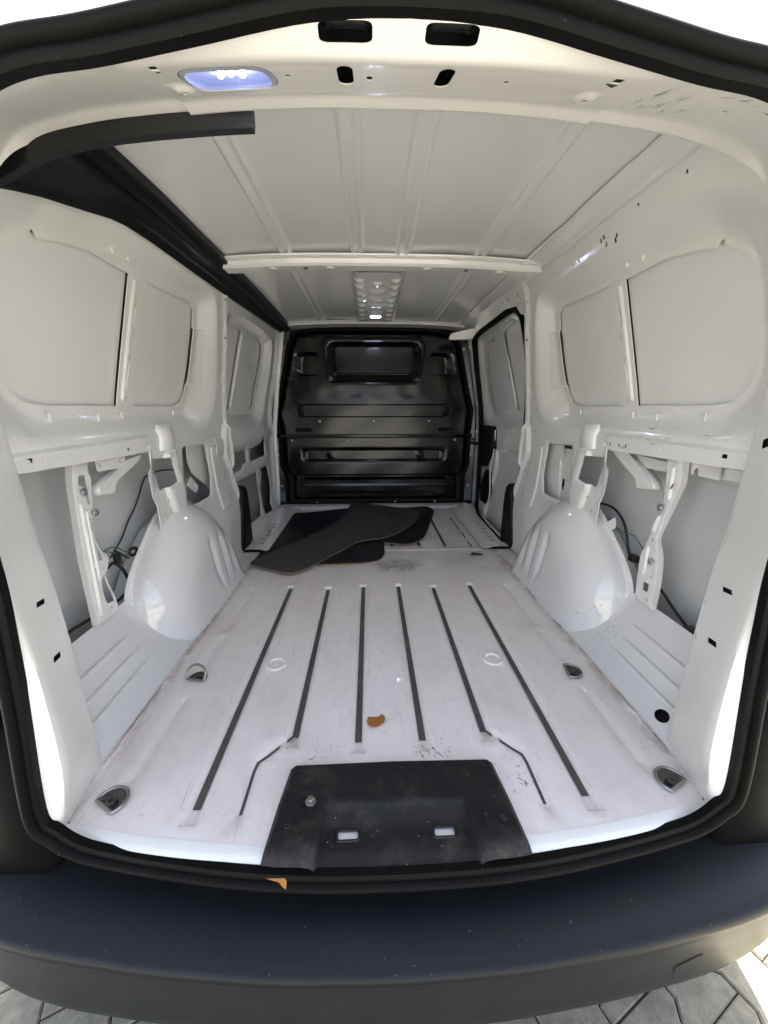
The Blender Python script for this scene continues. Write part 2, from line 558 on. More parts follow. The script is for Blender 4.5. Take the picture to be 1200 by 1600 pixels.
# interlocking zig-zag concrete pavers
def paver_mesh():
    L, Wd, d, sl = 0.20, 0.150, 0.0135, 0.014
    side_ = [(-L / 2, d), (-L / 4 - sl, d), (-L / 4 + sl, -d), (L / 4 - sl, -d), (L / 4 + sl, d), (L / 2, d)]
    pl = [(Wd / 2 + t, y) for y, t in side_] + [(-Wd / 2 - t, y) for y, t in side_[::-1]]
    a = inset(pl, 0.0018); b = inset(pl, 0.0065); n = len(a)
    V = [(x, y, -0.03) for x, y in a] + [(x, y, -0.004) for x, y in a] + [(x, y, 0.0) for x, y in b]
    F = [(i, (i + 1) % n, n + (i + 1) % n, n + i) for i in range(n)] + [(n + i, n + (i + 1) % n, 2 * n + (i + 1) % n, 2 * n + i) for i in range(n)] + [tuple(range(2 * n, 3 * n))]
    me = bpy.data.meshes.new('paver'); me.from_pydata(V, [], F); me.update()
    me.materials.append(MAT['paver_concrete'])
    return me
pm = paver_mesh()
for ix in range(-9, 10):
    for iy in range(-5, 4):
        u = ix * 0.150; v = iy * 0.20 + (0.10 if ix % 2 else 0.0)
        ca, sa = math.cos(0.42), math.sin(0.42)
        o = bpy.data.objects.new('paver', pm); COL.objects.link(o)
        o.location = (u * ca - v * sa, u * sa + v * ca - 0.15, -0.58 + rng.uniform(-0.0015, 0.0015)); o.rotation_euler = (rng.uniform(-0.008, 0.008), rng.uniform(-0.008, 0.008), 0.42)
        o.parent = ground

# ================================================================== VAN
van = empty('cargo_van', (0, 1.4, -0.58), 'white panel van seen through its open rear doors, bare painted load bay', 'van')

# ---- outer body shell (its inner face is the back of the side cavities)
prof = [(0.86, -0.42), (0.925, -0.36), (0.93, 0.0), (0.93, 0.35), (0.925, 0.68), (0.905, 0.80), (0.87, 1.00), (0.815, 1.25), (0.77, 1.38), (0.70, 1.43), (0.50, 1.455), (0.0, 1.465)]
half = spl(prof, 4)
full = [(x, z) for x, z in half] + [(-x, z) for x, z in half[::-1][1:]]
def rim_y(z):
    return float(np.interp(z, [.9, 1.25, 1.47], [.05, .12, .29]))
rows = []
for y in (0.05, 0.12, 0.3, 0.6, 1.0, 1.5, 2.0, 2.6, 3.1):
    rows.append([(x * (0.985 if y < 0.1 else 1.0), max(y, rim_y(z)), z) for x, z in full])
body = loft('body_shell', rows, 'skin_paint', van, 30)
n0 = len(full)
mk('front_closure', [(x, 3.1, z) for x, z in full], [tuple(range(n0))], 'ecoat_shade', body)
mk('underbody', [(-0.9, 0.0, -0.2), (0.9, 0.0, -0.2), (0.9, 3.1, -0.2), (-0.9, 3.1, -0.2)], [(0, 1, 2, 3)], 'ecoat_shade', body)

# ---- rear aperture frame: stations from sill corner (0) to header centre (15)
OUT = [(.635, .012, .005), (.664, .012, .085), (.636, .012, .31), (.622, .010, .44), (.612, .008, .56), (.612, .006, .78), (.595, .004, .92), (.568, .000, 1.02), (.53, -.006, 1.085), (.49, -.013, 1.12), (.445, -.019, 1.14), (.395, -.026, 1.15), (.32, -.034, 1.155), (.22, -.042, 1.168), (.10, -.048, 1.186), (0, -.05, 1.189)]
MID = [(.656, .03, .0), (.620, .03, .14), (.614, .03, .32), (.620, .03, .45), (.622, .03, .57), (.645, .03, .79), (.637, .028, .93), (.610, .024, 1.035), (.57, .02, 1.095), (.53, .016, 1.13), (.485, .011, 1.15), (.43, .006, 1.163), (.34, .000, 1.169), (.24, -.005, 1.173), (.12, -.009, 1.176), (0, -.01, 1.176)]
INN = [(.684, .19, -.002), (.684, .19, .15), (.687, .19, .32), (.692, .19, .45), (.701, .19, .58), (.717, .197, .80), (.706, .195, .95), (.675, .19, 1.055), (.632, .182, 1.13), (.597, .174, 1.175), (.55, .165, 1.203), (.46, .15, 1.216), (.36, .139, 1.222), (.25, .129, 1.226), (.13, .122, 1.228), (0, .12, 1.228)]
LIP = [(x + (0.015 if z < 1.15 else 0.0), y + 0.012 + (0.026 if z > 1.2 else 0), z + (0.004 if z > 1.2 else 0)) for x, y, z in INN]
BCK = [(min(.79, x + 0.10) if z < 1.15 else x + (0.10 if z < 1.19 else 0.0), y + (0.03 if z > 1.18 else 0.02), z + (0.0 if z < 1.0 else (0.125 if z > 1.2 else (z - 1.0) * 0.6))) for x, y, z in LIP]
def curve_eval(C_, a):
    P = np.asarray(C_, float); N = len(P)
    i = np.clip(np.floor(a).astype(int), 0, N - 2); t = (a - i)[:, None]
    p0, p1, p2, p3 = P[np.clip(i - 1, 0, N - 1)], P[i], P[i + 1], P[np.clip(i + 2, 0, N - 1)]
    return 0.5 * (2 * p1 + (p2 - p0) * t + (2 * p0 - 5 * p1 + 4 * p2 - p3) * t * t + (3 * p1 - p0 - 3 * p2 + p3) * t ** 3)
ROWS = [OUT, MID, INN, LIP, BCK]
def ring_pt(a, b):
    a = np.asarray(a, float); b = np.asarray(b, float)
    C5 = [curve_eval(r, a) for r in ROWS]
    acc = 0
    offs = (-0.09, -0.045, 0.0, 0.045, 0.09)
    for d in offs:
        bb = np.clip(b + d * np.clip(b * 3, 0, 1), 0, 3.999); i = np.floor(bb).astype(int); t = (bb - i)[:, None]
        S = np.stack(C5); idx = np.arange(len(a))
        acc = acc + S[i, idx] * (1 - t) + S[i + 1, idx] * t
    return acc / len(offs)
SA, SB = 0.10, 0.09            # scale of station and row to roughly metric sheet units
def ring_fn(side):
    def f(A, B):
        p = ring_pt(A / SA, B / SB)
        return p[:, 0] * side, p[:, 1], p[:, 2]
    return f
def ring_sheet(name, a0, a1, holes, side, mat, skew=0.0):
    outer = [(a0 * SA, 0), (a0 * SA, 4 * SB)][::-1] + [(a0 * SA, 0)]
    outer = [(a0 * SA, 0), (a1 * SA, 0), ((a1 + skew) * SA, 2 * SB), ((a1 + skew) * SA, 4 * SB), (a0 * SA, 4 * SB)]
    ln = []
    return sheet(name, outer, holes, ring_fn(side), mat, van, 0.011, ln, 0.0, 40)
for side, nm in ((-1, 'left'), (1, 'right')):
    hl = []
    for st, bb in ((2.15, 1.50), (3.05, 1.52), (4.75, 1.66)):
        hl.append(rect((st * SA, bb * SB), 0.0075, 0.020, 0.0, 0.35))
    pil = ring_sheet('rear_pillar', 0, 12.15, hl, side, 'header_paint', 0.62)
    pil['label'] = 'white rear door pillar with small slots, ' + nm + ' side of the load opening'
    # near-black sheet painted as the shade inside the hollow pillar, behind its slots
    rws = []
    for b in (1.05, 1.3, 1.6, 1.85):
        p = ring_pt(np.linspace(0.3, 5.6, 40), np.full(40, b)); q = p.copy(); q[:, 0] = (p[:, 0] + 0.014) * side; q[:, 1] += 0.012
        rws.append(q)
    loft('pillar_cavity', rws, 'ecoat_shade', pil)

# ---- header with striker openings, lamp opening and slots.  u = X, rows as the frame
def header_pt(X, B):
    st = np.interp(np.abs(X), [c[0] for c in MID[::-1]], list(range(15, -1, -1)))
    p = ring_pt(st, B / SB)
    return X, p[:, 1], p[:, 2]
HX0, HX1 = -0.335, 0.335
def hh(x, b, w, h, r, ang=0.0):
    return rect((x, b * SB), w, h * SB, r, ang)
hholes = [hh(-.066, .40, .056, .46, .011), hh(.045, .40, .056, .46, .011),            # striker openings
          stadium((-.070, 1.22 * SB), (-.070, 1.56 * SB), .0095), stadium((.050, 1.22 * SB), (.050, 1.56 * SB), .0095),
          stadium((-.041, 1.42 * SB), (-.041, 1.48 * SB), .0035), circ((-.140, 1.40 * SB), .0038), circ((.128, 1.42 * SB), .004),
          rect((-.283, 1.06 * SB), .010, .010), rect((.250, 1.10 * SB), .012, .011), circ((-.280, 1.66 * SB), .0035, 10), circ((.245, 1.64 * SB), .004, 10),
          fillet([(-.268, 1.10 * SB), (-.155, 1.10 * SB), (-.155, 1.78 * SB), (-.268, 1.78 * SB)], .027)]
bosses = [((-.280, 1.66 * SB), .015), ((.245, 1.64 * SB), .018)]
def header_fn(A, B):
    X, Y, Z = header_pt(A, B)
    Z = Z - .0028; Y = Y - .0008
    for c, r in bosses:
        d = np.hypot(A - c[0], B - c[1])
        Z = Z - 0.004 * (1 - sstep((d - r * 0.55) / (r * 0.45)))
    return A, Y, Z
ho = [(HX0 + .012, 0), (HX1 - .012, 0), (HX1 - .045, 2 * SB), (HX1 - .045, 4 * SB), (HX0 + .045, 4 * SB), (HX0 + .045, 2 * SB)]
ho = [(-.325, 0), (.325, 0), (.310, SB), (.292, 2 * SB), (.292, 4 * SB), (-.305, 4 * SB), (-.305, 2 * SB), (-.318, SB)]
header = sheet('rear_header', ho, hholes, header_fn, 'header_paint', van, 0.011,
               [circ(c, r * q, 16) for c, r in bosses for q in (0.55, 0.8, 1.0)], 0.0012, 40)
header['label'] = 'white roof header over the load opening with latch slots and lit lamp'
xs = np.linspace(-.345, .335, 30)
rws = []
for b, up in ((0.02, .030), (0.5, .03), (1.0, .032), (1.6, .03), (1.98, .012)):
    X, Y, Z = header_pt(xs, np.full(30, b * SB)); rws.append(np.stack([X, Y + (.030 if b < 1 else .01), Z + up], 1))
loft('header_cavity', rws, 'ecoat_shade', header)  # dark sheet painted as the shade inside the hollow header
for hx, hb, hr in ((-.140, 1.40, .007), (.128, 1.42, .007), (-.283, 1.06, .010), (.250, 1.10, .012), (-.280, 1.66, .007), (.245, 1.64, .008), (-.041, 1.45, .008)):
    X, Y, Z = header_pt(np.array([hx]), np.array([hb * SB]))
    o = lathe('hole_shade', [(0, 0), (hr, 0), (hr, .002), (.001, .002)], 'ecoat_shade', None, 8)  # added dark disc so that the hole looks shaded inside
    o.location = (hx, float(Y[0]) + .003, float(Z[0]) + .004); o.rotation_euler = (-.35, 0, 0); set_parent(o, header)
for cx in (-.066, .045):
    tube('door_striker', [(cx - .021, -.012, 1.205), (cx - .020, -.026, 1.196), (cx - .014, -.034, 1.1935), (cx + .014, -.034, 1.1935), (cx + .020, -.026, 1.196), (cx + .021, -.012, 1.205)], .0062, 'cable_black', header, 10, 4)

# ---- rear lamp in the header (lit)
def hdr_xyz(x, b, d=0.0):
    X, Y, Z = header_pt(np.array([x]), np.array([b * SB])); return (x, float(Y[0]) - d * 0.35, float(Z[0]) - d * 0.93)
def lamp_grid(poly, d):
    return [hdr_xyz(x, b / SB, d) for x, b in poly]
lp = fillet([(-.267, 1.11 * SB), (-.156, 1.11 * SB), (-.156, 1.77 * SB), (-.267, 1.77 * SB)], .027, 6)
lp2 = inset(lp, .006); lp3 = inset(lp, .011)
n0 = len(lp)
lamp = mk('rear_lamp', lamp_grid(lp, -.012) + lamp_grid(lp, .003) + lamp_grid(lp2, .006) , [(i, (i + 1) % n0, n0 + (i + 1) % n0, n0 + i) for i in range(n0)] + [(n0 + i, n0 + (i + 1) % n0, 2 * n0 + (i + 1) % n0, 2 * n0 + i) for i in range(n0)], 'reflector_grey', van)
mk('lamp_backing', lamp_grid(lp, -.004), [tuple(range(n0))], 'lamp_diffuser', lamp)
lensd = mk('lens', lamp_grid(lp2, .006) + lamp_grid(lp3, .008), [(i, (i + 1) % n0, n0 + (i + 1) % n0, n0 + i) for i in range(n0)] + [tuple(range(n0, 2 * n0))], 'lamp_lens', lamp)
for i, (dx, db) in enumerate(((-.010, -.02), (.004, .02), (.017, -.02), (-.004, .14), (.010, .14))):
    c = (-.212 + dx, (1.40 - db))
    pts = circ((c[0], c[1] * SB), .0046, 8)
    mk('led', lamp_grid(pts, -.003) + lamp_grid(circ((c[0], c[1] * SB), .003, 8), .002), [(i_, (i_ + 1) % 8, 8 + (i_ + 1) % 8, 8 + i_) for i_ in range(8)] + [tuple(range(8, 16))], 'led_light', lamp)

# ---- outer flange strip beyond the seal
def offset_loop(C_, d, dy):
    P = spl(C_, 4); T = np.gradient(P, axis=0); out = []
    for p, t in zip(P, T):
        nrm = np.array([t[2], 0, -t[0]]); nrm /= np.linalg.norm(nrm)
        out.append(p + nrm * d + np.array([0, dy, 0]))
    return np.array(out)
for side in (-1, 1):
    P0 = OUT[2:]
    r0 = offset_loop(P0, 0.0, 0.006); r1 = offset_loop(P0, .025, 0.012); r1b = offset_loop(P0, .045, .008); r2 = offset_loop(P0, .060, -0.004); r3 = offset_loop(P0, .070, .004); r4 = offset_loop(P0, .12, .09)
    rr = [q * np.array([side, 1, 1]) for q in (r0, r1, r1b, r2, r3, r4)]
    rr = rr[:-1]
    fl = loft('door_flange', rr, 'white_paint', van, 40)
    # outer rear panel from the flange to the rim of the body shell
    inner_ = rr[-1]; n_ = len(inner_)
    rim = np.array([(x * .985, max(.05, rim_y(z)), z) for x, z in half if z > .18])
    L_ = np.concatenate([[0], np.cumsum(np.linalg.norm(np.diff(rim, axis=0), axis=1))])
    Li = np.concatenate([[0], np.cumsum(np.linalg.norm(np.diff(inner_, axis=0), axis=1))]); Li = Li / Li[-1] * L_[-1]
    rim_s = np.stack([np.interp(Li, L_, rim[:, k_]) for k_ in range(3)], 1) * np.array([side, 1, 1])
    mid_ = inner_ * .5 + rim_s * .5 + np.array([0, -.006, 0])
    loft('rear_body_panel', [inner_, inner_ * .85 + rim_s * .15 + np.array([0, -.003, 0]), mid_, inner_ * .1 + rim_s * .9, rim_s], 'white_paint', van, 40)

# ---- sill lip and weather seal round the whole opening
def ysill(X):
    return -0.03 + 0.15 * np.asarray(X) ** 2
for sgn in (-1, 1):
  xs = sgn * np.linspace(.236, .66, 20)
  dip = -.040 * sstep((.25 - np.abs(xs)) / .03)
  dip = dip * 0
  rows = [np.stack([xs, ysill(xs) + o, z + dip], 1) for o, z in ((.012, .0005), (-.004, -.001), (-.013, -.005), (-.019, -.013), (-.022, -.035))]
  loft('sill_lip', rows, 'white_paint', van, 60)

bot = [(0, -.053, -.010), (.15, -.050, -.010), (.3, -.037, -.011), (.45, -.015, -.011), (.54, .000, -.008), (.60, .008, .004), (.640, .012, .035), (.659, .012, .085)]
right = spl(bot[:-1] + [(.660, .012, .085)] + OUT[2:], 6)
loop = np.concatenate([right[:-1], (right * np.array([-1, 1, 1]))[::-1][:-1]])
def seal_part(name, profile, mat, parent):
    N = len(loop); T = np.roll(loop, -1, 0) - np.roll(loop, 1, 0); rows = []
    # smooth in-plane outward direction
    nr = np.stack([T[:, 2], np.zeros(N), -T[:, 0]], 1); nr /= np.linalg.norm(nr, axis=1, keepdims=True)
    for i in range(N):
        rows.append([loop[i] + nr[i] * u + np.array([0, -t, 0]) for u, t in profile])
    rows.append(rows[0])
    return loft(name, rows, mat, parent, 50, True)
bulb = [(.0140 + .0085 * math.cos(a), .011 + .0120 * math.sin(a)) for a in np.linspace(0, 2 * math.pi, 14, endpoint=False)]
seal = seal_part('door_seal', bulb, 'rubber', van)
seal['label'] = 'black rubber weather seal round the rear opening'
seal_part('seal_carrier', [(-.005, -.006), (-.005, .008), (-.001, .011), (.006, .012), (.010, .010), (.012, -.006)], 'rubber', seal)

# ---- bumper
def bumper_plan(t):
    """t in -1..1 across; returns x and plan offset of the rear edge"""
    x = np.sign(t) * np.interp(np.abs(t), [0, .72, .86, .95, 1.0], [0, .80, .915, .958, .965])
    y = np.interp(np.abs(t), [0, .2, .4, .6, .72, .80, .88, .95, 1.0], [-.142, -.136, -.115, -.082, -.050, -.022, .03, .14, .30])
    return x, y
tt = np.linspace(-1, 1, 161); bxx, byy = bumper_plan(tt)
ker = np.ones(9) / 9
byy = np.convolve(np.pad(byy, 4, 'edge'), ker, 'valid'); bxx = np.convolve(np.pad(bxx, 4, 'edge'), ker, 'valid')
secs = [(.16, -.100), (.105, -.103), (.085, -.105), (.05, -.1095), (.022, -.115), (.008, -.119), (.001, -.125), (-.002, -.133), (-.001, -.142), (.004, -.150), (.006, -.175), (.012, -.22), (.020, -.27), (.024, -.31), (.029, -.332), (.033, -.352), (.041, -.366), (.062, -.376), (.16, -.385)]
rows = []
for dy, z in secs:
    yy = byy + dy
    xx = bxx * (1 - 0.22 * max(0, dy - .02))
    zz = np.full(161, z) - (.035 * (np.abs(bxx) / .9) ** 2 if z < -.3 else 0)
    if z > -.11:
        yy = np.maximum(yy, -.035 + .1 * bxx ** 2) if dy > .09 else yy
    rows.append(np.stack([xx, yy, zz], 1))
bumper = loft('rear_bumper', rows, 'bumper_plastic', van, 50)
bumper['label'] = 'black plastic rear bumper with a wide step'
# towing-eye cover let into the right of the bumper face
def bump_pt(x, z, d):
    t = np.interp(x, bxx, tt); y = np.interp(t, tt, byy)
    dy = np.interp(-z, [-s[1] for s in secs[8:]], [s[0] for s in secs[8:]])
    return (x, y + dy - d, z)
pg = fillet([(0.550,-0.261),(0.601,-0.231),(0.611,-0.299),(0.561,-0.328)], .008)
prism('towing_cover', pg, lambda x, z: bump_pt(x, z, -.004), lambda x, z: bump_pt(x, z, .0016), 'bumper_plastic', bumper)
gr = inset(pg, -.003); n0 = len(gr)
mk('cover_gap', [bump_pt(x, z, .0007) for x, z in gr], [tuple(range(n0))], 'ecoat_shade', bumper)
# raised bumper corners beside the opening
for side in (-1, 1):
    sect = []
    for z, xi, xo, y0 in ((-.13, .68, .93, .02), (-.06, .695, .935, .035), (.03, .715, .945, .055), (.12, .735, .948, .075), (.19, .748, .945, .09), (.205, .765, .93, .105)):
        sect.append([(xi * side, y0 + .10, z), (xi * side, y0 + .02, z), ((xi + .018) * side, y0, z), ((xi + xo) / 2 * side, y0 + .005, z), ((xo - .05) * side, y0 + .05, z), (xo * side, y0 + .15, z), (xo * side, y0 + .30, z)])
    sect.append([((p[0] * 0.5) + .85 * side * .5, p[1] * .5 + .09, .207) for p in sect[-1]])
    loft('bumper_corner', sect, 'corner_plastic', bumper, 50)

# ================================================================== LOAD FLOOR
RIBS = []
for s in (-1, 1):
    RIBS.append(([(s * .415, .070), (s * .415, 1.080)], .0125))
    RIBS.append(([(s * .242, .245), (s * .242, 1.062)], .0125))
    RIBS.append(([(s * .081, .225), (s * .081, 1.080)], .0125))
grooves = []
for (p, q), r in RIBS:
    ext = .040
    grooves.append((rect((p[0], (p[1] + q[1]) / 2 - .01), .075, q[1] - p[1] + .09, .02), .0035, .020))
    grooves.append((rect((p[0], (p[1] + q[1]) / 2 - ext / 2 + .004), 2 * r + .018, q[1] - p[1] + ext + .008, .006), -.0125, .0125))
for s in (-1, 1):                      # the two outer-middle grooves jog outwards round the sill cover
    pl = [(s * .2545, .262), (s * .3305, .178), (s * .3305, .040), (s * .307, .040), (s * .307, .166), (s * .229, .248)]
    grooves.append((fillet(pl, .012), -.0070, .009))
for s in (-1, 1):                      # thin swages near the side walls
    for y0, y1 in ((.13, .385), (.52, .69), (.73, 1.06)):
        grooves.append((rect((s * .582, (y0 + y1) / 2), .022, y1 - y0, .006), -.007, .010))
for x in (-.40, -.245, -.08, .08, .245, .40):     # front floor section
    grooves.append((rect((x, 1.98), .026, .80, .006), -.0045, .007))
for y0, y1 in ((1.56, 1.68), (1.72, 1.84), (1.88, 2.20)):
    for s in (-1, 1):
        grooves.append((rect((s * .555, (y0 + y1) / 2), .016, y1 - y0, .004), -.004, .006))
grooves.append((rect((0, 1.535), 1.20, .014, .004), .003, .006))
for s in (-1, 1):
    grooves.append((circ((s * .354, .528), .034, 24), .005, .004))
    grooves.append((circ((s * .354, .528), .026, 24), -.005, .004))
    grooves.append((circ((s * .354, .528), .007, 10), .002, .004))
    grooves.append((rect((s * .655, .95), .018, 1.5, .006), -.003, .008))
def floor_fn(A, B):
    Z = np.zeros(len(A))
    for pl, h, w in grooves:
        p = np.array(pl); lo = p.min(0) - .01; hi = p.max(0) + .01
        sel = (A > lo[0]) & (A < hi[0]) & (B > lo[1]) & (B < hi[1])
        if sel.any():
            Z[sel] += h * sstep(sdist(pl, A[sel], B[sel]) / w)
    return A, B, Z
edge = [(x, float(ysill(x)) + .012) for x in np.linspace(-.655, -.236, 10)] + [(-.225, .135), (.225, .135)] + [(x, float(ysill(x)) + .012) for x in np.linspace(.236, .655, 10)]
fo = edge + [(.69, .10), (.69, .95), (.80, 1.0), (.80, 2.60), (-.80, 2.60), (-.80, 1.0), (-.69, .95), (-.69, .10)]
fl_lines = []
for pl, h, w in grooves:
    fl_lines += [pl, inset(pl, min(w, .40 * min(np.ptp(np.array(pl), axis=0))))]
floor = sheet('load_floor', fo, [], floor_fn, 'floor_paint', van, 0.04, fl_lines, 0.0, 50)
floor['label'] = 'scratched white ribbed metal load floor'
def strip(name, pts, w, z):
    P = np.array(pts, float); d = P[-1] - P[0]
    V = []; F = []
    T = np.gradient(P, axis=0); T /= np.linalg.norm(T, axis=1, keepdims=True)
    for p, t in zip(P, T):
        nn = np.array([-t[1], t[0]])
        V += [(*(p + nn * w), z), (*(p - nn * w), z)]
    F = [(2 * i, 2 * i + 1, 2 * i + 3, 2 * i + 2) for i in range(len(P) - 1)]
    return mk(name, V, F, 'strip_grey', floor)
for (p, q), r in RIBS:
    strip('floor_strip', [p, q], .0082, -.0066)
for s in (-1, 1):
    strip('floor_strip', [(s * .243, .252), (s * .262, .232), (s * .298, .192), (s * .316, .176), (s * .3195, .150), (s * .3195, .055)], .0036, -.0060)
for x in (.08, .245, .40):
    strip('floor_strip', [(x, 1.60), (x, 2.34)], .010, -.0030)
for x in (-.40, -.245, -.08):
    strip('floor_strip', [(x, 1.60), (x, 2.34)], .010, -.0030)
for s in (-1, 1):
    for y0, y1 in ((1.575, 1.67), (1.735, 1.83), (1.895, 2.19)):
        strip('floor_strip', [(s * .555, y0), (s * .555, y1)], .0045, -.0022)

# step plates along the sides of the front floor
for s in (-1, 1):
    def stepf(A, B, s=s):
        return A * s, B, .006 + .012 * sstep((A - .63) / .05)
    hl = [rect((.69 + .012 * (i % 2), 1.62 + i * .075), .026, .010, .003) for i in range(6)]
    st = sheet('side_step', [(.60, 1.52), (.775, 1.52), (.79, 2.52), (.60, 2.52)], hl, stepf, 'white_paint', van, .04)
    mk('step_underside', [(.60 * s, 1.52, .002), (.79 * s, 1.52, .002), (.79 * s, 2.52, .002), (.60 * s, 2.52, .002)], [(0, 1, 2, 3)], 'ecoat_shade', st)

# tie-down rings
def tie_ring(x, y, ang, up=0.0, size=1.0):
    D = [(.027 * math.cos(a), .027 * math.sin(a)) for a in np.linspace(-2.0, 2.0, 17)]
    D1 = inset(D, .004); D2 = inset(D, .008); nD = len(D)
    V = [(x_, y_, 0) for x_, y_ in D] + [(x_, y_, .003) for x_, y_ in D] + [(x_, y_, .0035) for x_, y_ in D1] + [(x_, y_, .0010) for x_, y_ in D2]
    F = [(r_ * nD + i, r_ * nD + (i + 1) % nD, (r_ + 1) * nD + (i + 1) % nD, (r_ + 1) * nD + i) for r_ in range(3) for i in range(nD)] + [tuple(range(3 * nD, 4 * nD))]
    base = mk('tie_down', V, F, 'dark_steel', None, 40)
    bt = lathe('ring_bolt', [(.011, .0), (.011, .004), (.008, .0055), (.004, .0055), (.0035, .003), (.0005, .003)], 'dark_steel', None, 12)
    bt.parent = base
    base.location = (x, y, .0005); base.rotation_euler = (0, 0, ang); base.scale = (1, 1, 1)
    set_parent(base, floor)
    pts = []
    for a in np.linspace(-2.02, 2.02, 15):
        pts.append((.031 * math.cos(a), .031 * math.sin(a), 0))
    for q_ in (.66, .33, 0, -.33, -.66):
        pts.append((.031 * math.cos(2.02), .031 * math.sin(2.02) * q_, 0))
    pts = np.array(pts); P = []
    cu, su = math.cos(up), math.sin(up)
    for px_, py_, pz_ in pts:
        d = px_ + .0135
        P.append((-.0135 + d * cu, py_, .005 + d * su))
    rg = tube('ring', P, .0034, 'steel', None, 8, 0, True)
    rg.location = (0, 0, 0); rg.parent = base
    return base
tie_ring(-.598, .087, math.radians(60)); tie_ring(.620, .089, math.radians(115))
tie_ring(-.580, .470, math.radians(80), 1.05); tie_ring(.580, .456, math.radians(-10))
tie_ring(.545, 1.428, math.radians(90)); tie_ring(-.56, 2.47, math.radians(90)); tie_ring(.50, 2.46, math.radians(90))

# ---- black sill cover with the lower strikers
pc = [(-0.240,0.146),(-0.211,0.152),(0.010,0.148),(0.233,0.140),(0.248,0.128),(0.247,0.032),(0.246,-0.044),(-0.004,-0.057),(-0.244,-0.048),(-0.243,0.038)]
pc = [(-.232, .146), (-.222, .155), (0, .158), (.222, .155), (.232, .146), (.243, .06), (.252, -.040), (.12, -.054), (0, -.058), (-.12, -.054), (-.252, -.040), (-.243, .06)]
trough = fillet([(-.150, .062), (.150, .062), (.160, -.060), (-.160, -.060)], .012)
def plate_fn(A, B):
    d = sdist(pc, A, B)
    tr_ = sstep(sdist(trough, A, B) / .014)
    Z = .0150 - .010 * (1 - sstep(d / .010)) * (1 - tr_)
    t = sstep(sdist(trough, A, B) / .014)
    slope = sstep((.060 - B) / .045)
    Z = Z + .011 * sstep((.085 - np.abs(B - .075) * 1.0) / .03) * 0
    Z = Z - t * (.005 + .013 * slope)
    # raised shoulders left and right of the trough towards the sill
    sh = sstep((.045 - B) / .05) * sstep((np.abs(A) - .150) / .02) * sstep((.232 - np.abs(A)) / .06)
    Z = Z + .006 * sh
    for c, r in (((-.176, .067), .020),):
        dd = np.hypot(A - c[0], B - c[1]); Z = Z - .006 * (1 - sstep((dd - r * .6) / (r * .5)))
    Z = Z - .010 * sstep((-.020 - B) / .035)
    return A, B, Z
ph = [rect((-.095, .006), .046, .021, .007), rect((.095, .006), .046, .021, .007)]
plate = sheet('sill_cover', pc, ph, plate_fn, 'sill_plastic', van, .012, [trough, inset(trough, .007), inset(trough, .014), inset(pc, .005), inset(pc, .010), circ((-.176, .067), .012, 16), circ((-.176, .067), .022, 16)], .0015, 40)
plate['label'] = 'dusty black plastic cover in the middle of the sill'
for cx in (-.095, .095):
    box('striker_well', (cx - .024, -.008, -.016), (cx + .024, .020, -.0075), 'white_paint', plate)
    _sl = rect((cx, .006), .044, .019, .007)
    _z = plate_fn(np.array([p_[0] for p_ in _sl]), np.array([p_[1] for p_ in _sl]))[2]
    tube('lower_striker', [(p_[0], p_[1], float(z_) + .0005) for p_, z_ in zip(_sl, _z)], .0028, 'cable_black', plate, 6, 0, True)
nut = lathe('hex_bolt', [(.0, 0), (.012, 0), (.012, .002), (.0075, .003), (.0075, .009), (.006, .0105), (.001, .0105)], 'steel', None, 6)
nut.location = (-.176, .067, .008); set_parent(nut, plate)
scr = lathe('screw', [(0, 0), (.0062, 0), (.0062, .0015), (.0045, .0028), (.003, .0016), (.0005, .0016)], 'cable_black', None, 12)
scr.location = (-.205, .137, .0135); set_parent(scr, plate)
for c in ((.205, .137), (-.212, .012), (.212, .012)):
    shared(scr, (c[0], c[1], .0135 if c[1] > .1 else .019), (0, 0, 0), plate)

# ================================================================== REAR QUARTER SIDES (mirrored pressings)
pane_rear = [(0.777,1.188),(0.610,1.191),(0.513,1.177),(0.445,1.160),(0.437,1.172),(0.428,1.172),(0.418,1.154),(0.386,1.138),(0.363,1.118),(0.348,1.083),(0.332,0.987),(0.325,0.915),(0.333,0.869),(0.354,0.839),(0.390,0.815),(0.448,0.808),(0.722,0.807)]
pane_front = [(0.871,1.193),(1.103,1.198),(1.181,1.199),(1.211,1.181),(1.214,1.120),(1.198,0.977),(1.172,0.865),(1.138,0.822),(1.077,0.804),(0.808,0.805)]
window = [(1.251,1.185),(1.218,1.212),(1.126,1.215),(0.870,1.208),(0.777,1.204),(0.610,1.204),(0.514,1.189),(0.441,1.185),(0.416,1.173),(0.361,1.135),(0.337,1.092),(0.319,0.984),(0.313,0.907),(0.320,0.857),(0.344,0.822),(0.384,0.799),(0.447,0.790),(1.095,0.777),(1.172,0.811),(1.219,0.899),(1.245,1.061)]
recess = [(1.31, 1.24), (1.345, 1.13), (1.385, .907), (1.36, .787), (1.286, .724), (1.13, .697), (.768, .702), (.484, .711), (.37, .718), (.285, .742), (.235, .79), (.215, .86), (.215, .98), (.225, 1.075), (.255, 1.15), (.315, 1.215), (.41, 1.262), (.52, 1.285), (.65, 1.285), (.82, 1.28), (1.07, 1.275), (1.24, 1.272)]
slots = [(0.813,1.157),(0.807,1.118),(0.800,1.098),(0.794,1.057),(0.776,0.938),(0.765,0.842)]
bar = [(0.807,1.169),(0.756,0.832)]
bkt_win = [(0.916,0.620),(0.816,0.628),(0.811,0.593),(0.834,0.510),(0.938,0.525),(0.918,0.592)]
rect_win = [(1.258,0.636),(1.040,0.646),(1.021,0.531),(1.015,0.404),(1.149,0.392),(1.252,0.396),(1.282,0.485)]
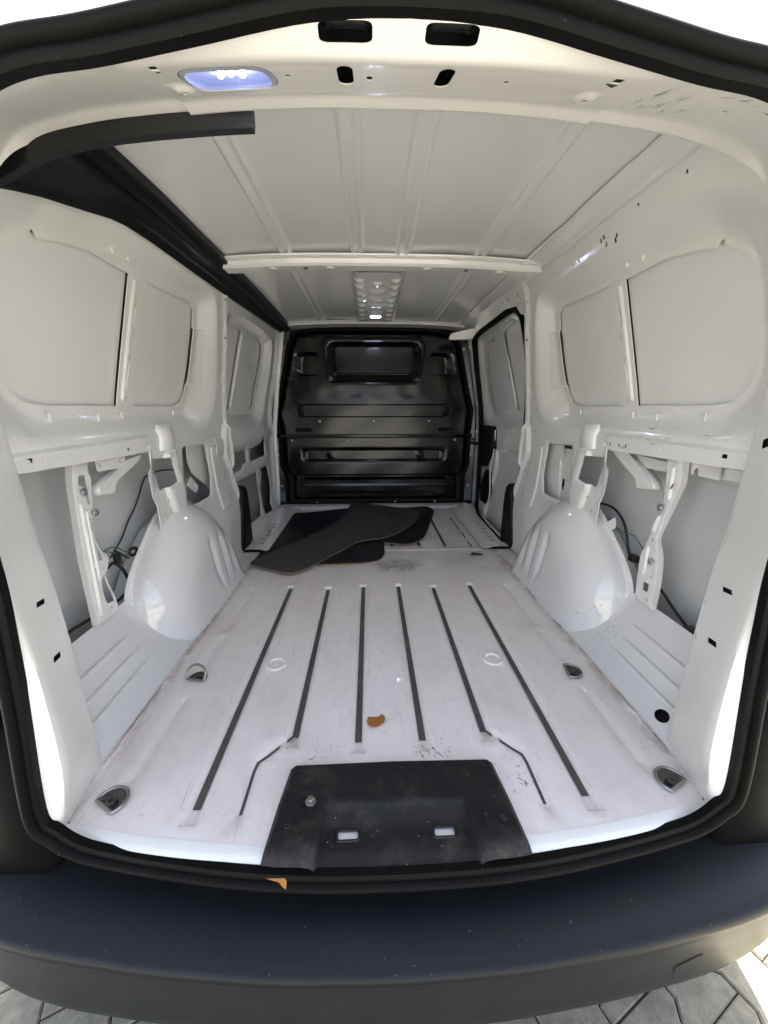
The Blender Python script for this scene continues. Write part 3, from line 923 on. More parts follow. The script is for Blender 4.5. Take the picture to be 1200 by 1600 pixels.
pad = [(1.286,1.119),(1.118,1.115),(1.092,0.903),(1.289,0.869)]
pil_holes = [(1.396,1.268),(1.458,1.232),(1.423,1.178),(1.430,1.112),(1.428,0.897),(1.443,0.786),(1.408,0.686)]
up_holes = [(0.470,1.320),(0.631,1.325),(0.993,1.296),(0.949,1.294),(0.954,1.335),(1.115,1.299),(0.814,1.305),(0.797,1.309),(0.788,1.287),(0.744,1.283),(0.737,1.292)]
rail_nuts_r = [(0.528,0.684),(0.354,0.689),(0.797,0.675)]
rail_slots_r = [(0.319,0.694),(0.761,0.679),(0.713,0.681),(0.677,0.681)]
rail_nuts_l = [(0.487,0.685),(0.345,0.690),(0.774,0.671)]
rail_slots_l = [(0.311,0.693),(0.662,0.679),(0.865,0.663)]
recess = [tuple(p) for p in spl(recess, 4, True)]; window = [tuple(p) for p in spl(window, 4, True)]
slot_pairs = [(slots[0], slots[1]), (slots[2], slots[3]), (slots[4], slots[5])]

q_out = [(.13, .672), (.785, .658), (.785, .616), (.752, .587), (.756, .504), (.776, .463), (.790, .384), (.80, .30), (.90, .10), (1.2, .02), (1.63, 0),
         (1.585, .33), (1.555, .45), (1.545, .62), (1.515, .75), (1.475, .97), (1.445, 1.15), (1.41, 1.30), (1.40, 1.375), (.28, 1.375), (.20, 1.31), (.14, 1.20)]
bulge = fillet([(.895, .66), (.965, .66), (1.0, .50), (.985, .40), (.90, .40), (.86, .50)], .03)   # boxed column between the two openings
pillar_ridge = fillet([(1.47, .72), (1.535, .72), (1.565, .50), (1.52, .46), (1.44, .56)], .03)

def quarter_h(A, B):
    dr = sdist(recess, A, B); dw = np.maximum(-sdist(window, A, B), 0)
    t = np.where(dr <= 0, 0, np.clip(dr, 0, None) / (np.clip(dr, 0, None) + dw + 1e-6))
    h = 0.052 * (0.55 * sstep(t) + 0.45 * np.clip(t, 0, 1))
    # divider bar stands proud of the window plane
    h = h - .006 * sstep(sdist(stadium(bar[0], bar[1], .013), A, B) / .006)
    # raised pad on the forward slope
    h = h - .007 * sstep(sdist(pad, A, B) / .007)
    # rail along the bottom stands proud
    rail = sstep((.712 - B) / .008) * sstep((.80 - A) / .03)
    h = h - .012 * rail
    # shoulder bead above the rail
    h = h - .004 * np.exp(-((B - .735) / .012) ** 2) * sstep((1.30 - A) / .1)
    h = h - .017 * sstep(sdist(bulge, A, B) / .014)
    h = h - .018 * sstep(sdist(pillar_ridge, A, B) / .022)
    # pillar foot swells inwards over the wheel arch
    h = h - .030 * sstep((.46 - B) / .25) * sstep((A - 1.15) / .25)
    # roof rail curls inwards at the top
    h = h - .028 * sstep((B - 1.27) / .11) ** 2
    # step at the opening frames
    for w_ in (rect_win, bkt_win):
        h = h + .005 * (1 - sstep((-sdist(w_, A, B)) / .007))
    # vertical fold and stiffening pads on the centre pillar
    fold = fillet([(1.30, .62), (1.43, .62), (1.47, .30), (1.33, .30)], .02)
    h = h - .006 * sstep(sdist(fold, A, B) / .008)
    for cz in (.70, .67, .58, .54):
        h = h - .003 * sstep((.008 - np.hypot(A - 1.455 + (cz - .6) * .1, B - cz)) / .004)
    # rolled edge along the front of the pillar
    h = h - .010 * sstep((A - np.interp(B, [0, .33, .45, .62, .75, .97, 1.15, 1.30], [1.60, 1.555, 1.525, 1.515, 1.485, 1.445, 1.415, 1.38])) / .008)
    # stiffening beads next to the roof on the pillar
    h = h - .004 * sstep(sdist(stadium((1.40, 1.24), (1.40, 1.18), .012), A, B) / .006)
    return h

def small_hole(c, r=.0045, sq=True):
    return rect(c, r * 2, r * 2.2) if sq else circ(c, r, 8)

def make_quarter(side):
    right_ = side > 0
    holes = [pane_rear, pane_front] + [stadium(a, b, .0050, 4) for a, b in slot_pairs] + [fillet(bkt_win, .008), fillet(rect_win, .014)]
    holes += [small_hole(c, .0055 if i < 3 else .0042) for i, c in enumerate(pil_holes)]
    nuts = rail_nuts_r if right_ else rail_nuts_l
    sl = rail_slots_r if right_ else rail_slots_l
    if right_:
        holes += [small_hole(c, .0045 if i < 6 else .0055, i > 5) for i, c in enumerate(up_holes)]
    holes += [rect(c, .016 if i == 0 else .010, .010) for i, c in enumerate(sl)]
    holes += [circ(c, .0042, 8) for c in nuts]
    holes += [rect((c[0], c[1]), .005, .012) for c in ((.865, .64), (.905, .635))]
    holes += [rect((.86, .468), .004, .010), rect((.875, .464), .004, .010), circ((.835, .418), .0045, 8)]
    def fn(A, B):
        return side * (wx(B) + quarter_h(A, B)), A, B
    lines = [recess, window, inset(recess, .012), inset(recess, .03), stadium(bar[0], bar[1], .013), stadium(bar[0], bar[1], .009), stadium(bar[0], bar[1], .007), bulge, inset(bulge, .010), inset(bulge, .02), pillar_ridge, inset(pillar_ridge, .011), inset(pillar_ridge, .022), pad, inset(pad, .008),
             [(.14, .7122), (.80, .7122), (.80, .7040), (.14, .7040)], fillet([(1.30, .62), (1.43, .62), (1.47, .30), (1.33, .30)], .02), inset(fillet([(1.30, .62), (1.43, .62), (1.47, .30), (1.33, .30)], .02), .008)]
    q = sheet('quarter_panel', q_out, holes, fn, 'side_paint', van, .015, lines, .003, 30)
    q['label'] = ('right' if right_ else 'left') + ' inner side panel of the load bay with two blanked windows'
    # window blanks: sheet behind each opening
    for nm, pl in (('window_blank', pane_rear), ('window_blank', pane_front)):
        big = inset(pl, -.012)
        def pf(A, B):
            return side * (wx(B) + .062 + .006 * np.cos((A - .7) * 2.2) - .006 + .004 * np.cos((B - 1.0) * 4)), A, B
        sheet(nm, big, [], pf, 'grey_primer', q, .05)
    # near-black sheets painted as the shade inside the double skin, behind slots and holes
    for lo, hi, off in (((.70, .80), (.90, 1.22), .066),):
        V = [(side * (float(wx(z)) + off + .012), y, z) for y, z in ((lo[0] - .02, lo[1]), (hi[0] + .02, lo[1]), (hi[0] + .02, hi[1]), (lo[0] - .02, hi[1]))]
        mk('skin_cavity', V, [(0, 1, 2, 3)], 'ecoat_shade', q)
    zz = np.linspace(.60, 1.36, 10)
    loft('pillar_cavity', [[(side * (float(wx(z)) + .03), np.interp(z, [.6, .97, 1.36], [1.42, 1.36, 1.33]), z) for z in zz], [(side * (float(wx(z)) + .03), 1.56, z) for z in zz]], 'ecoat_shade', q)
    loft('rail_cavity', [[(side * .815, y, z) for y in np.linspace(.15, .86, 8)] for z in (.662, .712)], 'ecoat_shade', q)
    if right_:
        for c in up_holes:
            V = []; F = []
            x = float(wx(c[1])) + float(quarter_h(np.array([c[0]]), np.array([c[1]]))[0]) + .008; s_ = len(V); r_ = .014
            V += [(side * x, c[0] - r_, c[1] - r_), (side * x, c[0] + r_, c[1] - r_), (side * (x - .004), c[0] + r_, c[1] + r_), (side * (x - .004), c[0] - r_, c[1] + r_)]
            F.append((s_, s_ + 1, s_ + 2, s_ + 3))
            mk('hole_shade', V, F, 'ecoat_shade', q)  # added dark square, painted shade close behind the hole
    for a, b in slot_pairs:
        def sbf(A, B):
            return side * (wx(B) + .054), A, B
        sheet('slot_shade', stadium(a, b, .011, 4), [], sbf, 'ecoat_shade', q, .05)  # added dark sheet, painted shade close behind the slot
    # weld nuts on the rail
    for c in nuts:
        nn = lathe('weld_nut', [(.0045, 0), (.010, 0), (.010, .003), (.0085, .0055), (.0048, .0055), (.0045, .001)], 'side_paint', None, 14)
        nn.data.materials[0] = MAT['white_paint']
        nn.location = (side * (.80 - .0125), c[0], c[1]); nn.rotation_euler = (0, -side * math.pi / 2, 0); set_parent(nn, q)
    # spot tabs under and over the windows
    tabs = [(0.729,0.778),(0.619,0.775),(0.444,0.780),(1.056,0.781),(0.752,1.224),(0.682,1.219)]
    for c in tabs:
        x = side * (float(wx(c[1])) + .040)
        o = box('tab', (-.004, -.0022, -.011), (.004, .0022, .011), 'white_paint', None, .002)
        o.location = (x, c[0], c[1]); set_parent(o, q)
    # rounded cap where the column meets the shoulder
    cx0 = [( .872, .952)]
    rows = []
    for z, d in ((.650, .018), (.672, .023), (.70, .024), (.718, .021), (.735, .012), (.742, .001)):
        rows.append([(side * (.80 - d * f), y, z) for y, f in ((.862, -.1), (.870, .6), (.882, .95), (.915, 1.0), (.945, .95), (.957, .6), (.965, -.1))])
    loft('column_cap', rows, 'white_paint', q, 50)
    return q
QR = make_quarter(1); QL = make_quarter(-1)

# ---- wheel arches
ARCH = [(.575, -.01), (.588, .10), (.610, .210), (.665, .280), (.740, .338), (.81, .388), (.88, .420), (.96, .432), (1.05, .416), (1.14, .362), (1.22, .265), (1.285, .13), (1.312, -.01)]
def make_arch(side):
    E_ = spl(ARCH, 5); c = np.array([1.03, -.03])
    rows = []
    def xf(z):
        z = max(0, z)
        return .676 + .10 * z - .012 * math.exp(-z / .018)
    def dent(y, z):
        d = 0
        for yc in (.98, 1.07, 1.15):
            yy = yc - (z - .15) * .10
            d += .012 * math.exp(-((y - yy) / .014) ** 2) * float(sstep((z - .04) / .06) * sstep((.30 - z) / .06))
        return d
    for s in (.04, .12, .22, .32, .40, .46, .52, .57, .60):
        rows.append([(xf(z) + dent(y, z), y, z) for y, z in (c + (E_ - c) * s)])
    for k_ in range(1, 16):
        a = k_ / 15 * math.pi / 2
        s = .60 + .40 * math.sin(a)
        rows.append([(xf(z) + .125 * (1 - math.cos(a)) + dent(y, z) * (1 - k_ / 15) ** .6, y, z) for y, z in (c + (E_ - c) * s)])
    for x, s in ((.81, 1.004), (.832, 1.012)):
        rows.append([(max(x, min(.832, xf(z) + .125)), y, z) for y, z in (c + (E_ - c) * s)])
    rows.append([(.8335, y, z) for y, z in (c + (E_ - c) * 1.042)])        # flange
    rows.append([(.836, y, z) for y, z in (c + (E_ - c) * 1.042)])
    rows.append([(.8365, y, z) for y, z in (c + (E_ - c) * .985)])
    rows.append([(.86, y, z) for y, z in (c + (E_ - c) * .90)])
    rows.append([(.925, y, z) for y, z in (c + (E_ - c) * .86)])
    rows = [[(x * side, y, z) for x, y, z in r] for r in rows]
    o = loft('wheel_arch', rows, 'arch_paint', van, 45)
    o['label'] = ('right' if side > 0 else 'left') + ' rear wheel arch, glossy white with pressed dents'
    # little pressed bracket on the crown
    bx = [(.755, 1.04, .345), (.755, 1.13, .300), (.80, 1.15, .335), (.81, 1.05, .400)]
    rows = [[(side * x, y, z) for x, y, z in bx], [(side * (x + .006), y, z + .014) for x, y, z in bx]]
    loft('crown_bracket', [rows[0], rows[1], [tuple(np.mean(rows[1], 0) * .6 + np.array(p) * .4) for p in rows[1]]], 'white_paint', o, 40, True)
    return o
AR = make_arch(1); AL = make_arch(-1)
# spot welds along the arch flanges and the rails
sw = lathe('spot_weld', [(0, 0), (.0055, 0), (.0045, .0012), (.0025, .0004), (.0005, .0004)], 'white_paint', None, 10)
first = True
for side, arch_, q_ in ((1, AR, QR), (-1, AL, QL)):
    E_ = spl(ARCH, 5); c = np.array([.93, .0])
    spots = [(.832, *(np.array([1.03, -.03]) + (E_[i] - np.array([1.03, -.03])) * 1.031), arch_) for i in range(9, 34, 3)]
    spots += [(.7865, y, .690, q_) for y in (.24, .31, .38, .56, .66, .72)]
    spots += [(float(wx(z)) - .001, y, z, q_) for y, z in ((1.46, .80), (1.45, .86), (1.43, .93), (1.42, 1.02), (1.40, 1.10))]
    for x, y, z, par in spots:
        o = sw if first else sw.copy()
        if not first: COL.objects.link(o)
        first = False
        o.location = (side * x, y, z); o.rotation_euler = (0, -side * math.pi / 2, 0); set_parent(o, par)

# ---- sloping ribbed shelves between floor and side cavity
def make_shelf(side):
    def fn(A, B):     # A = Y, B = 0..0.26 along the slope
        t = B / .26
        X = .676 + .160 * t; Z = .205 * (t * 1.0) - .002
        X = X - .012 * np.sin(np.clip(t, 0, 1) * math.pi) * 0; Z = Z - .022 * np.sin(np.clip(t, 0, 1) * math.pi)
        f = 0
        for tc in (.36, .54, .72):
            f = f + .009 * sstep((.028 - np.abs(t - tc)) / .026) * sstep((A - .16) / .02) * sstep((.53 - A) / .06)
        return side * (X - f * .7), A, Z + f * .7
    ln = []
    for tc in (.36, .54, .72):
        for d in (-.028, -.014, .0, .014, .028):
            ln.append([(.14, (tc + d) * .26), (.62, (tc + d) * .26), (.62, (tc + d) * .26 + 1e-4), (.14, (tc + d) * .26 + 1e-4)])
    holes = []
    if side > 0:
        holes.append(circ((.245, .055), .020, 16))
    holes.append(circ((.33, .250), .004, 8))
    sh = sheet('side_shelf', [(.13, 0), (.66, 0), (.70, .26), (.13, .26)], holes, fn, 'arch_paint', van, .02, ln, .0, 50)
    mk('shelf_underside', [(side * .70, .13, -.02), (side * .70, .66, -.02), (side * .86, .66, .12), (side * .86, .13, .12)], [(0, 1, 2, 3)], 'ecoat_shade', sh)
    # cavity bottom behind the shelf edge
    loft('cavity_floor', [[(side * x, y, z) for x, z in ((.836, .203), (.838, .19), (.842, .13), (.86, .11), (.93, .10))] for y in (.10, .35, .66, .95, 1.30)], 'skin_paint', sh, 40)
    return sh
make_shelf(1); make_shelf(-1)
# sealer beads along the floor seams
for side in (-1, 1):
    r_ = random.Random(3 + side)
    pts = [(side * (.668 + r_.uniform(-.002, .002)), y, .001) for y in np.linspace(.17, 1.33, 70)]
    rad = [.0035 + .0022 * r_.random() ** 2 for _ in pts]
    o = tube('seam_sealer', pts, rad, 'floor_paint', van, 6, 0)
    o['label'] = 'dirty seam sealer bead along the ' + ('right' if side > 0 else 'left') + ' edge of the floor'

# ---- pressed struts from rail to shelf
strut_r = [(0.532,0.665),(0.520,0.609),(0.516,0.545),(0.515,0.504),(0.537,0.433),(0.562,0.351),(0.562,0.320),(0.551,0.208),(0.471,0.205),(0.471,0.287),(0.483,0.371),(0.507,0.423),(0.489,0.492),(0.464,0.578),(0.458,0.608),(0.465,0.666)]
strut_l = [(0.460,0.665),(0.522,0.663),(0.518,0.634),(0.524,0.619),(0.509,0.541),(0.506,0.514),(0.494,0.490),(0.492,0.441),(0.508,0.404),(0.528,0.387),(0.523,0.359),(0.501,0.334),(0.510,0.295),(0.524,0.252),(0.526,0.206),(0.428,0.214),(0.429,0.278),(0.430,0.410),(0.441,0.541),(0.447,0.608)]
ribs_r = [([(0.496,0.637),(0.490,0.553)]), ([(0.514,0.489),(0.524,0.445)]), ([(0.532,0.384),(0.531,0.301)])]
ribs_l = [([(0.463,0.553),(0.451,0.237)]), ([(0.476,0.532),(0.472,0.336)])]
def make_strut(side, poly, ribs, holes, nuts, web_pts):
    def fn(A, B):
        h = np.zeros(len(A))
        for a, b in ribs:
            h = h + .006 * sstep(sdist(stadium(a, b, .0075), A, B) / .006)
        h = h + .004 * (1 - sstep(sdist(poly, A, B) / .007))* -1
        return side * (.812 - h), A, B
    ln = []
    for a, b in ribs:
        ln += [stadium(a, b, .0075), stadium(a, b, .003)]
    s = sheet('support_strut', fillet(poly, .006, 3), holes, fn, 'white_paint', van, .02, ln + [inset(poly, .007)], .0035, 28)
    s['label'] = ('right' if side > 0 else 'left') + ' pressed metal strut between side rail and shelf'
    loft('strut_web', [[(side * (.812 + d), y, z) for y, z in spl(web_pts, 4)] for d in (-.003, .003, .014)], 'white_paint', s, 40)
    for c in nuts:
        nn = lathe('weld_nut', [(.004, 0), (.0105, 0), (.0105, .003), (.009, .005), (.0045, .005), (.004, .001)], 'galvanised', None, 14)
        nn.location = (side * .806, c[0], c[1]); nn.rotation_euler = (0, -side * math.pi / 2, 0); set_parent(nn, s)
    return s
web_r = [(0.465,0.666),(0.458,0.608),(0.464,0.578),(0.489,0.492),(0.507,0.423),(0.483,0.371),(0.471,0.287),(0.471,0.205)]
web_l = [(0.460,0.665),(0.447,0.608),(0.441,0.541),(0.430,0.410),(0.429,0.278),(0.428,0.214)]
hr = [fillet([(0.524,0.276),(0.498,0.277),(0.499,0.249),(0.522,0.248)], .004), circ(([(0.497,0.302)])[0], .0035, 8), circ(([(0.496,0.226)])[0], .0045, 8), rect(([(0.521,0.415)])[0], .009, .010)]
hl_ = [fillet([(0.475,0.631),(0.500,0.629),(0.499,0.551),(0.486,0.550),(0.483,0.597),(0.467,0.607)], .004), fillet([(0.487,0.501),(0.499,0.499),(0.490,0.444),(0.500,0.404),(0.500,0.384),(0.484,0.385),(0.479,0.439)], .005), fillet([(0.478,0.337),(0.496,0.334),(0.502,0.299),(0.510,0.257),(0.511,0.248),(0.481,0.254),(0.473,0.295)], .005), rect(([(0.516,0.374)])[0], .008, .010), circ(([(0.495,0.359)])[0], .0045, 8), circ(([(0.492,0.235)])[0], .0045, 8)]
SR = make_strut(1, strut_r, ribs_r, hr, [(0.509,0.519),(0.504,0.351)], web_r)
SL = make_strut(-1, strut_l, ribs_l, hl_, [(0.475,0.586),(0.501,0.523)], web_l)
mk('red_mark', [(.8035, y, z) for y, z in [(0.486,0.580),(0.477,0.600),(0.476,0.588),(0.483,0.579)]], [(0, 1, 2, 3)], 'red_paint', SR)

# ---- hanging brackets under the rails
def bracket(name, side, poly, off, holes=(), thick=.0045, bend=None):
    def fn(A, B):
        x = np.full(len(A), .80 + off)
        if bend is not None:
            x = x + bend(A, B)
        return side * x, A, B
    return sheet(name, fillet(poly, .004, 3), list(holes), fn, 'white_paint', QR if side > 0 else QL, .02, (), thick, 32)
armr = [(0.814,0.653),(0.726,0.657),(0.592,0.577),(0.583,0.557),(0.655,0.548),(0.662,0.574),(0.779,0.632)]
bracket('diagonal_arm', 1, armr, .030)
loft('arm_edge', [[(.83 + d, y, z) for y, z in [(0.726,0.657),(0.592,0.577),(0.583,0.557)]] for d in (0, .03)], 'white_paint', QR, 30, False, .002)
arml = [(0.713,0.639),(0.797,0.647),(0.797,0.633),(0.647,0.581),(0.632,0.551),(0.569,0.556),(0.572,0.582)]
bracket('diagonal_arm', -1, arml, .030)
loft('arm_edge', [[(-.83 - d, y, z) for y, z in [(0.713,0.639),(0.572,0.582),(0.569,0.556)]] for d in (0, .03)], 'white_paint', QL, 30, False, .002)
pl_ = [(0.546,0.663),(0.675,0.658),(0.668,0.623),(0.547,0.629)]
bracket('hanging_plate', -1, pl_, .008, [rect(([(0.558,0.647)])[0], .010, .012), rect(([(0.649,0.645)])[0], .010, .012)])
bxr = [(0.465,0.670),(0.377,0.672),(0.372,0.626),(0.460,0.627)]
bracket('box_bracket', 1, bxr, .035, [circ(([(0.444,0.636)])[0], .011, 14)])
bracket('box_back', 1, [(p[0], p[1]) for p in bxr], .055)
inr = [(0.768,0.651),(0.569,0.644),(0.566,0.614),(0.670,0.613),(0.737,0.624)]
bracket('rail_reinforcement', 1, inr, .050)
bracket('rail_reinforcement', 1, [(0.421,0.677),(0.331,0.679),(0.339,0.626),(0.411,0.625)], .06)
bracket('latch_panel', 1, [(1.440,0.645),(1.186,0.655),(1.210,0.558),(1.182,0.349),(1.391,0.330)], .045)
inner_r = [(1.424,0.627),(1.281,0.640),(1.258,0.551),(1.243,0.365),(1.373,0.368)]
bracket('latch_bracket', 1, [(1.249,0.634),(1.176,0.638),(1.155,0.580),(1.231,0.561)], .03)
bracket('latch_bracket', 1, [(1.235,0.615),(1.130,0.620),(1.089,0.373),(1.194,0.359)], .05, [rect(([(1.169,0.457)])[0], .03, .05, .006)])
bracket('latch_bracket', -1, [(1.168,0.648),(1.355,0.645),(1.403,0.603),(1.366,0.403),(1.190,0.512),(1.162,0.568)], .045, [rect(([(1.258,0.539)])[0], .008, .012)])
bracket('small_bracket', -1, [(1.090,0.480),(1.135,0.507),(1.203,0.451),(1.169,0.428)], .03)
# flange tabs with holes on the arch flange
for side, pts in ((1, [(0.814,0.365),(0.742,0.421),(0.732,0.384),(0.774,0.352)]), (-1, [(0.881,0.337),(0.847,0.316),(0.863,0.276)])):
    bracket('flange_tab', side, pts, .034)

# ---- wiring
def wall3(side, pts):
    return [(side * x, y, z) for x, y, z in pts]
cab_r = [(0.860,0.939,0.426),(0.860,0.854,0.440),(0.860,0.785,0.436),(0.860,0.733,0.407),(0.860,0.705,0.368),(0.860,0.681,0.317),(0.860,0.655,0.296)]
cab_r2 = [(0.860,0.655,0.296),(0.860,0.583,0.288),(0.860,0.501,0.249),(0.860,0.441,0.217),(0.860,0.369,0.188)]
tube('wiring_cable', list(cab_r) + list(cab_r2), .0045, 'cable_black', van, 8, 5)['label'] = 'black wiring cable looping through the right side cavity'
tube('wiring_cable', [(0.855,0.762,0.378),(0.855,0.713,0.373),(0.855,0.663,0.380),(0.855,0.626,0.361),(0.855,0.582,0.334)], .0018, 'green_wire', van, 6, 4)['label'] = 'thin green wire in the right side cavity'
for p, r in zip([(0.860,0.650,0.301),(0.860,0.373,0.185)], (.012, .016)):
    o = box('connector', (p[0] - r, p[1] - r * 1.2, p[2] - r), (p[0] + r, p[1] + r * 1.2, p[2] + r), 'cable_black', van, .003)
    o['label'] = 'black plug connector on the right wiring cable'
tube('wiring_cable', [(0.860,1.274,0.432),(0.860,1.213,0.451),(0.860,1.161,0.440),(0.860,1.129,0.408)], .004, 'cable_black', van, 8, 4)['label'] = 'short black cable behind the right latch opening'
cab_l = [(-0.850,0.565,0.330),(-0.850,0.596,0.332),(-0.850,0.631,0.295),(-0.850,0.652,0.239),(-0.850,0.656,0.214),(-0.850,0.627,0.214),(-0.850,0.583,0.210),(-0.850,0.538,0.217),(-0.850,0.508,0.215),(-0.850,0.454,0.219),(-0.850,0.406,0.225),(-0.850,0.361,0.227),(-0.850,0.330,0.229)]
tube('wiring_cable', cab_l, .0052, 'cable_black', van, 8, 5)['label'] = 'black wiring cable running down into the left side cavity'
tube('wiring_cable', [(-0.850,0.563,0.383),(-0.850,0.593,0.384),(-0.850,0.621,0.374),(-0.850,0.659,0.346),(-0.850,0.685,0.336)], .0022, 'green_wire', van, 6, 4)['label'] = 'green earth wire bowing out of the left side cavity'
tube('wiring_cable', [(-0.850,0.555,0.374),(-0.850,0.579,0.377),(-0.850,0.610,0.356),(-0.850,0.653,0.335),(-0.850,0.676,0.332)], .0018, 'green_wire', van, 6, 4)['label'] = 'second thin green wire in the left side cavity'
tube('wiring_cable', [(-0.915,0.676,0.317),(-0.915,0.750,0.359),(-0.915,0.801,0.406),(-0.915,0.861,0.450),(-0.915,0.934,0.527),(-0.915,0.975,0.545),(-0.915,1.072,0.546),(-0.915,1.194,0.529)], .0028, 'cable_black', van, 6, 5)['label'] = 'thin black cable along the outer wheel housing'
p = ([(-0.850,0.698,0.331)])[0]
tor = tube('cable_grommet', [(p[0] + .004 * math.cos(a), p[1] + .014 * math.cos(a), p[2] + .012 * math.sin(a)) for a in np.linspace(0, 2 * math.pi, 12, endpoint=False)], .0055, 'cable_black', van, 8, 2, True)
tor['label'] = 'round black cable grommet in the left side cavity'
p = ([(-0.850,0.615,0.341)])[0]
o = box('connector', (p[0] - .008, p[1] - .010, p[2] - .022), (p[0] + .008, p[1] + .012, p[2] + .018), 'cable_black', van, .003)
o['label'] = 'black plug connector on the left wiring cable'
tube('cable_clip', [(-0.845,0.603,0.372),(-0.845,0.631,0.348),(-0.845,0.661,0.322)], .0035, 'cable_black', van, 6, 3)['label'] = 'black clip bar on the left wiring cable'

# ================================================================== FRONT LEFT SIDE (fixed panel)
f_pane_b = [(1.909,1.206),(2.136,1.206),(2.216,1.194),(2.232,1.113),(2.156,0.906),(2.134,0.800),(2.084,0.780),(1.777,0.783)]
f_pane_a = [(1.458,1.210),(1.567,1.206),(1.784,1.202),(1.693,0.784),(1.459,0.787)]
f_window = [(1.378,1.231),(1.562,1.228),(1.901,1.232),(2.170,1.234),(2.288,1.212),(2.295,1.116),(2.220,0.896),(2.201,0.778),(2.122,0.750),(1.463,0.765)]
f_recess = [(1.263,1.230),(1.426,1.231),(1.681,1.250),(2.025,1.254),(2.286,1.236),(2.329,1.182),(2.325,0.994),(2.277,0.777),(2.192,0.693),(2.061,0.666),(1.351,0.706)]
f_open = [[(1.471,0.550),(1.576,0.550),(1.835,0.551),(1.835,0.471),(1.759,0.466),(1.733,0.440),(1.614,0.438),(1.438,0.442)],
          [(1.917,0.542),(2.162,0.548),(2.189,0.580),(2.256,0.579),(2.262,0.460),(1.911,0.460)],
          [(1.642,0.388),(2.016,0.381),(2.024,0.261),(2.054,0.155),(2.029,0.075),(1.690,0.088),(1.578,0.109)],
          [(2.110,0.383),(2.282,0.383),(2.346,0.227),(2.295,0.039),(2.132,0.055),(2.102,0.148),(2.076,0.250)]]
f_bar = [(1.819,1.179),(1.729,0.808)]
f_out = [(1.36, -.01), (2.42, -.01), (2.50, .10), (2.52, .6), (2.52, 1.0), (2.50, 1.375), (1.36, 1.375)]
def fq_h(A, B):
    dr = sdist(f_recess, A, B); dw = np.maximum(-sdist(f_window, A, B), 0)
    t = np.where(dr <= 0, 0, np.clip(dr, 0, None) / (np.clip(dr, 0, None) + dw + 1e-6))
    h = .045 * (0.5 * sstep(t) + .5 * np.clip(t, 0, 1))
    h = h - .006 * sstep(sdist(stadium(f_bar[0], f_bar[1], .013), A, B) / .006)
    h = h - .028 * sstep((B - 1.28) / .10) ** 2
    h = h - .010 * sstep((.640 - B) / .01) * sstep((B - .555) / .01)
    for w_ in f_open:
        h = h + .005 * (1 - sstep((-sdist(w_, A, B)) / .012))
    h = h - .03 * sstep((.10 - B) / .10)
    return h
def make_front_left():
    side = -1
    holes = [f_pane_a, f_pane_b] + [fillet(w_, .010) for w_ in f_open]
    holes += [rect(c, .010, .012) for c in [(1.570,0.626),(1.631,0.628),(1.704,0.622),(1.819,0.619),(2.133,0.607)]]
    def fn(A, B):
        return side * (wx(B) + fq_h(A, B)), A, B
    q = sheet('front_side_panel', f_out, holes, fn, 'side_paint', van, .025, [f_recess, f_window, stadium(f_bar[0], f_bar[1], .013), stadium(f_bar[0], f_bar[1], .007)], .0022, 32)
    q['label'] = 'left forward side panel with blanked window and open cut-outs'
    for pl in (f_pane_a, f_pane_b):
        def pf(A, B):
            return side * (wx(B) + .055), A, B
        sheet('window_blank', inset(pl, -.014), [], pf, 'grey_primer', q, .06)
    rows = [[(-(float(wx(z)) + .004 - d), y, z) for z, y in ((.03, 2.47), (.2, 2.51), (.6, 2.522), (1.0, 2.522), (1.2, 2.512), (1.33, 2.50))] for d in (0, .035)]
    loft('pillar_flange', rows, 'white_paint', q, 40, False, .004)
    tube('inner_bar', [(-0.830,2.209,0.344),(-0.830,2.149,0.235),(-0.830,2.181,0.123),(-0.830,2.161,0.033)], .006, 'white_paint', q, 6, 3)
    tube('inner_bar', [(-0.840,1.833,0.331),(-0.840,1.817,0.200),(-0.840,1.797,0.054)], .008, 'white_paint', q, 6, 3)
    return q
FL = make_front_left()

# ================================================================== FRONT RIGHT: sliding door opening, door and seal
ap = [(.742, 1.40, .012), (.748, 1.60, .010), (.758, 2.05, .012), (.770, 2.24, .030), (.789, 2.345, .11), (.797, 2.385, .26), (.800, 2.405, .50), (.795, 2.43, .74), (.772, 2.445, .97), (.742, 2.44, 1.17), (.728, 2.42, 1.245), (.717, 2.34, 1.275), (.712, 2.0, 1.285), (.712, 1.70, 1.290), (.716, 1.60, 1.275), (.730, 1.535, 1.20), (.765, 1.515, 1.0), (.79, 1.53, .74), (.80, 1.56, .4), (.79, 1.58, .12)]
sl_seal = tube('sliding_door_seal', ap[1:], .0125, 'rubber', van, 8, 4, False)
sl_seal['label'] = 'black rubber seal round the sliding side door opening'
# body around the opening: roof side rail, front pillar flange
def fr_fn(A, B):
    return wx(B) - .05 * sstep((B - 1.28) / .10) ** 2 + .0, A, B
rr_ = sheet('door_frame', [(1.38, 1.20), (1.50, 1.24), (1.55, 1.285), (1.70, 1.302), (2.34, 1.288), (2.44, 1.25), (2.46, 1.10), (2.462, .9), (2.445, .6), (2.42, .30), (2.39, .14), (2.46, .0), (2.53, .0), (2.53, 1.375), (1.38, 1.375)],
            [small_hole(c, .0055) for c in ((1.62, 1.33), (1.70, 1.335), (1.50, 1.32), (1.54, 1.29))], fr_fn, 'side_paint', van, .03, (), .002, 35)
rr_['label'] = 'right roof rail and front pillar framing the sliding door'
loft('rail_cavity', [[(.74, y, z) for y in (1.42, 1.8, 2.4)] for z in (1.30, 1.37)], 'ecoat_shade', rr_)  # dark sheet painted as the shade inside the roof rail
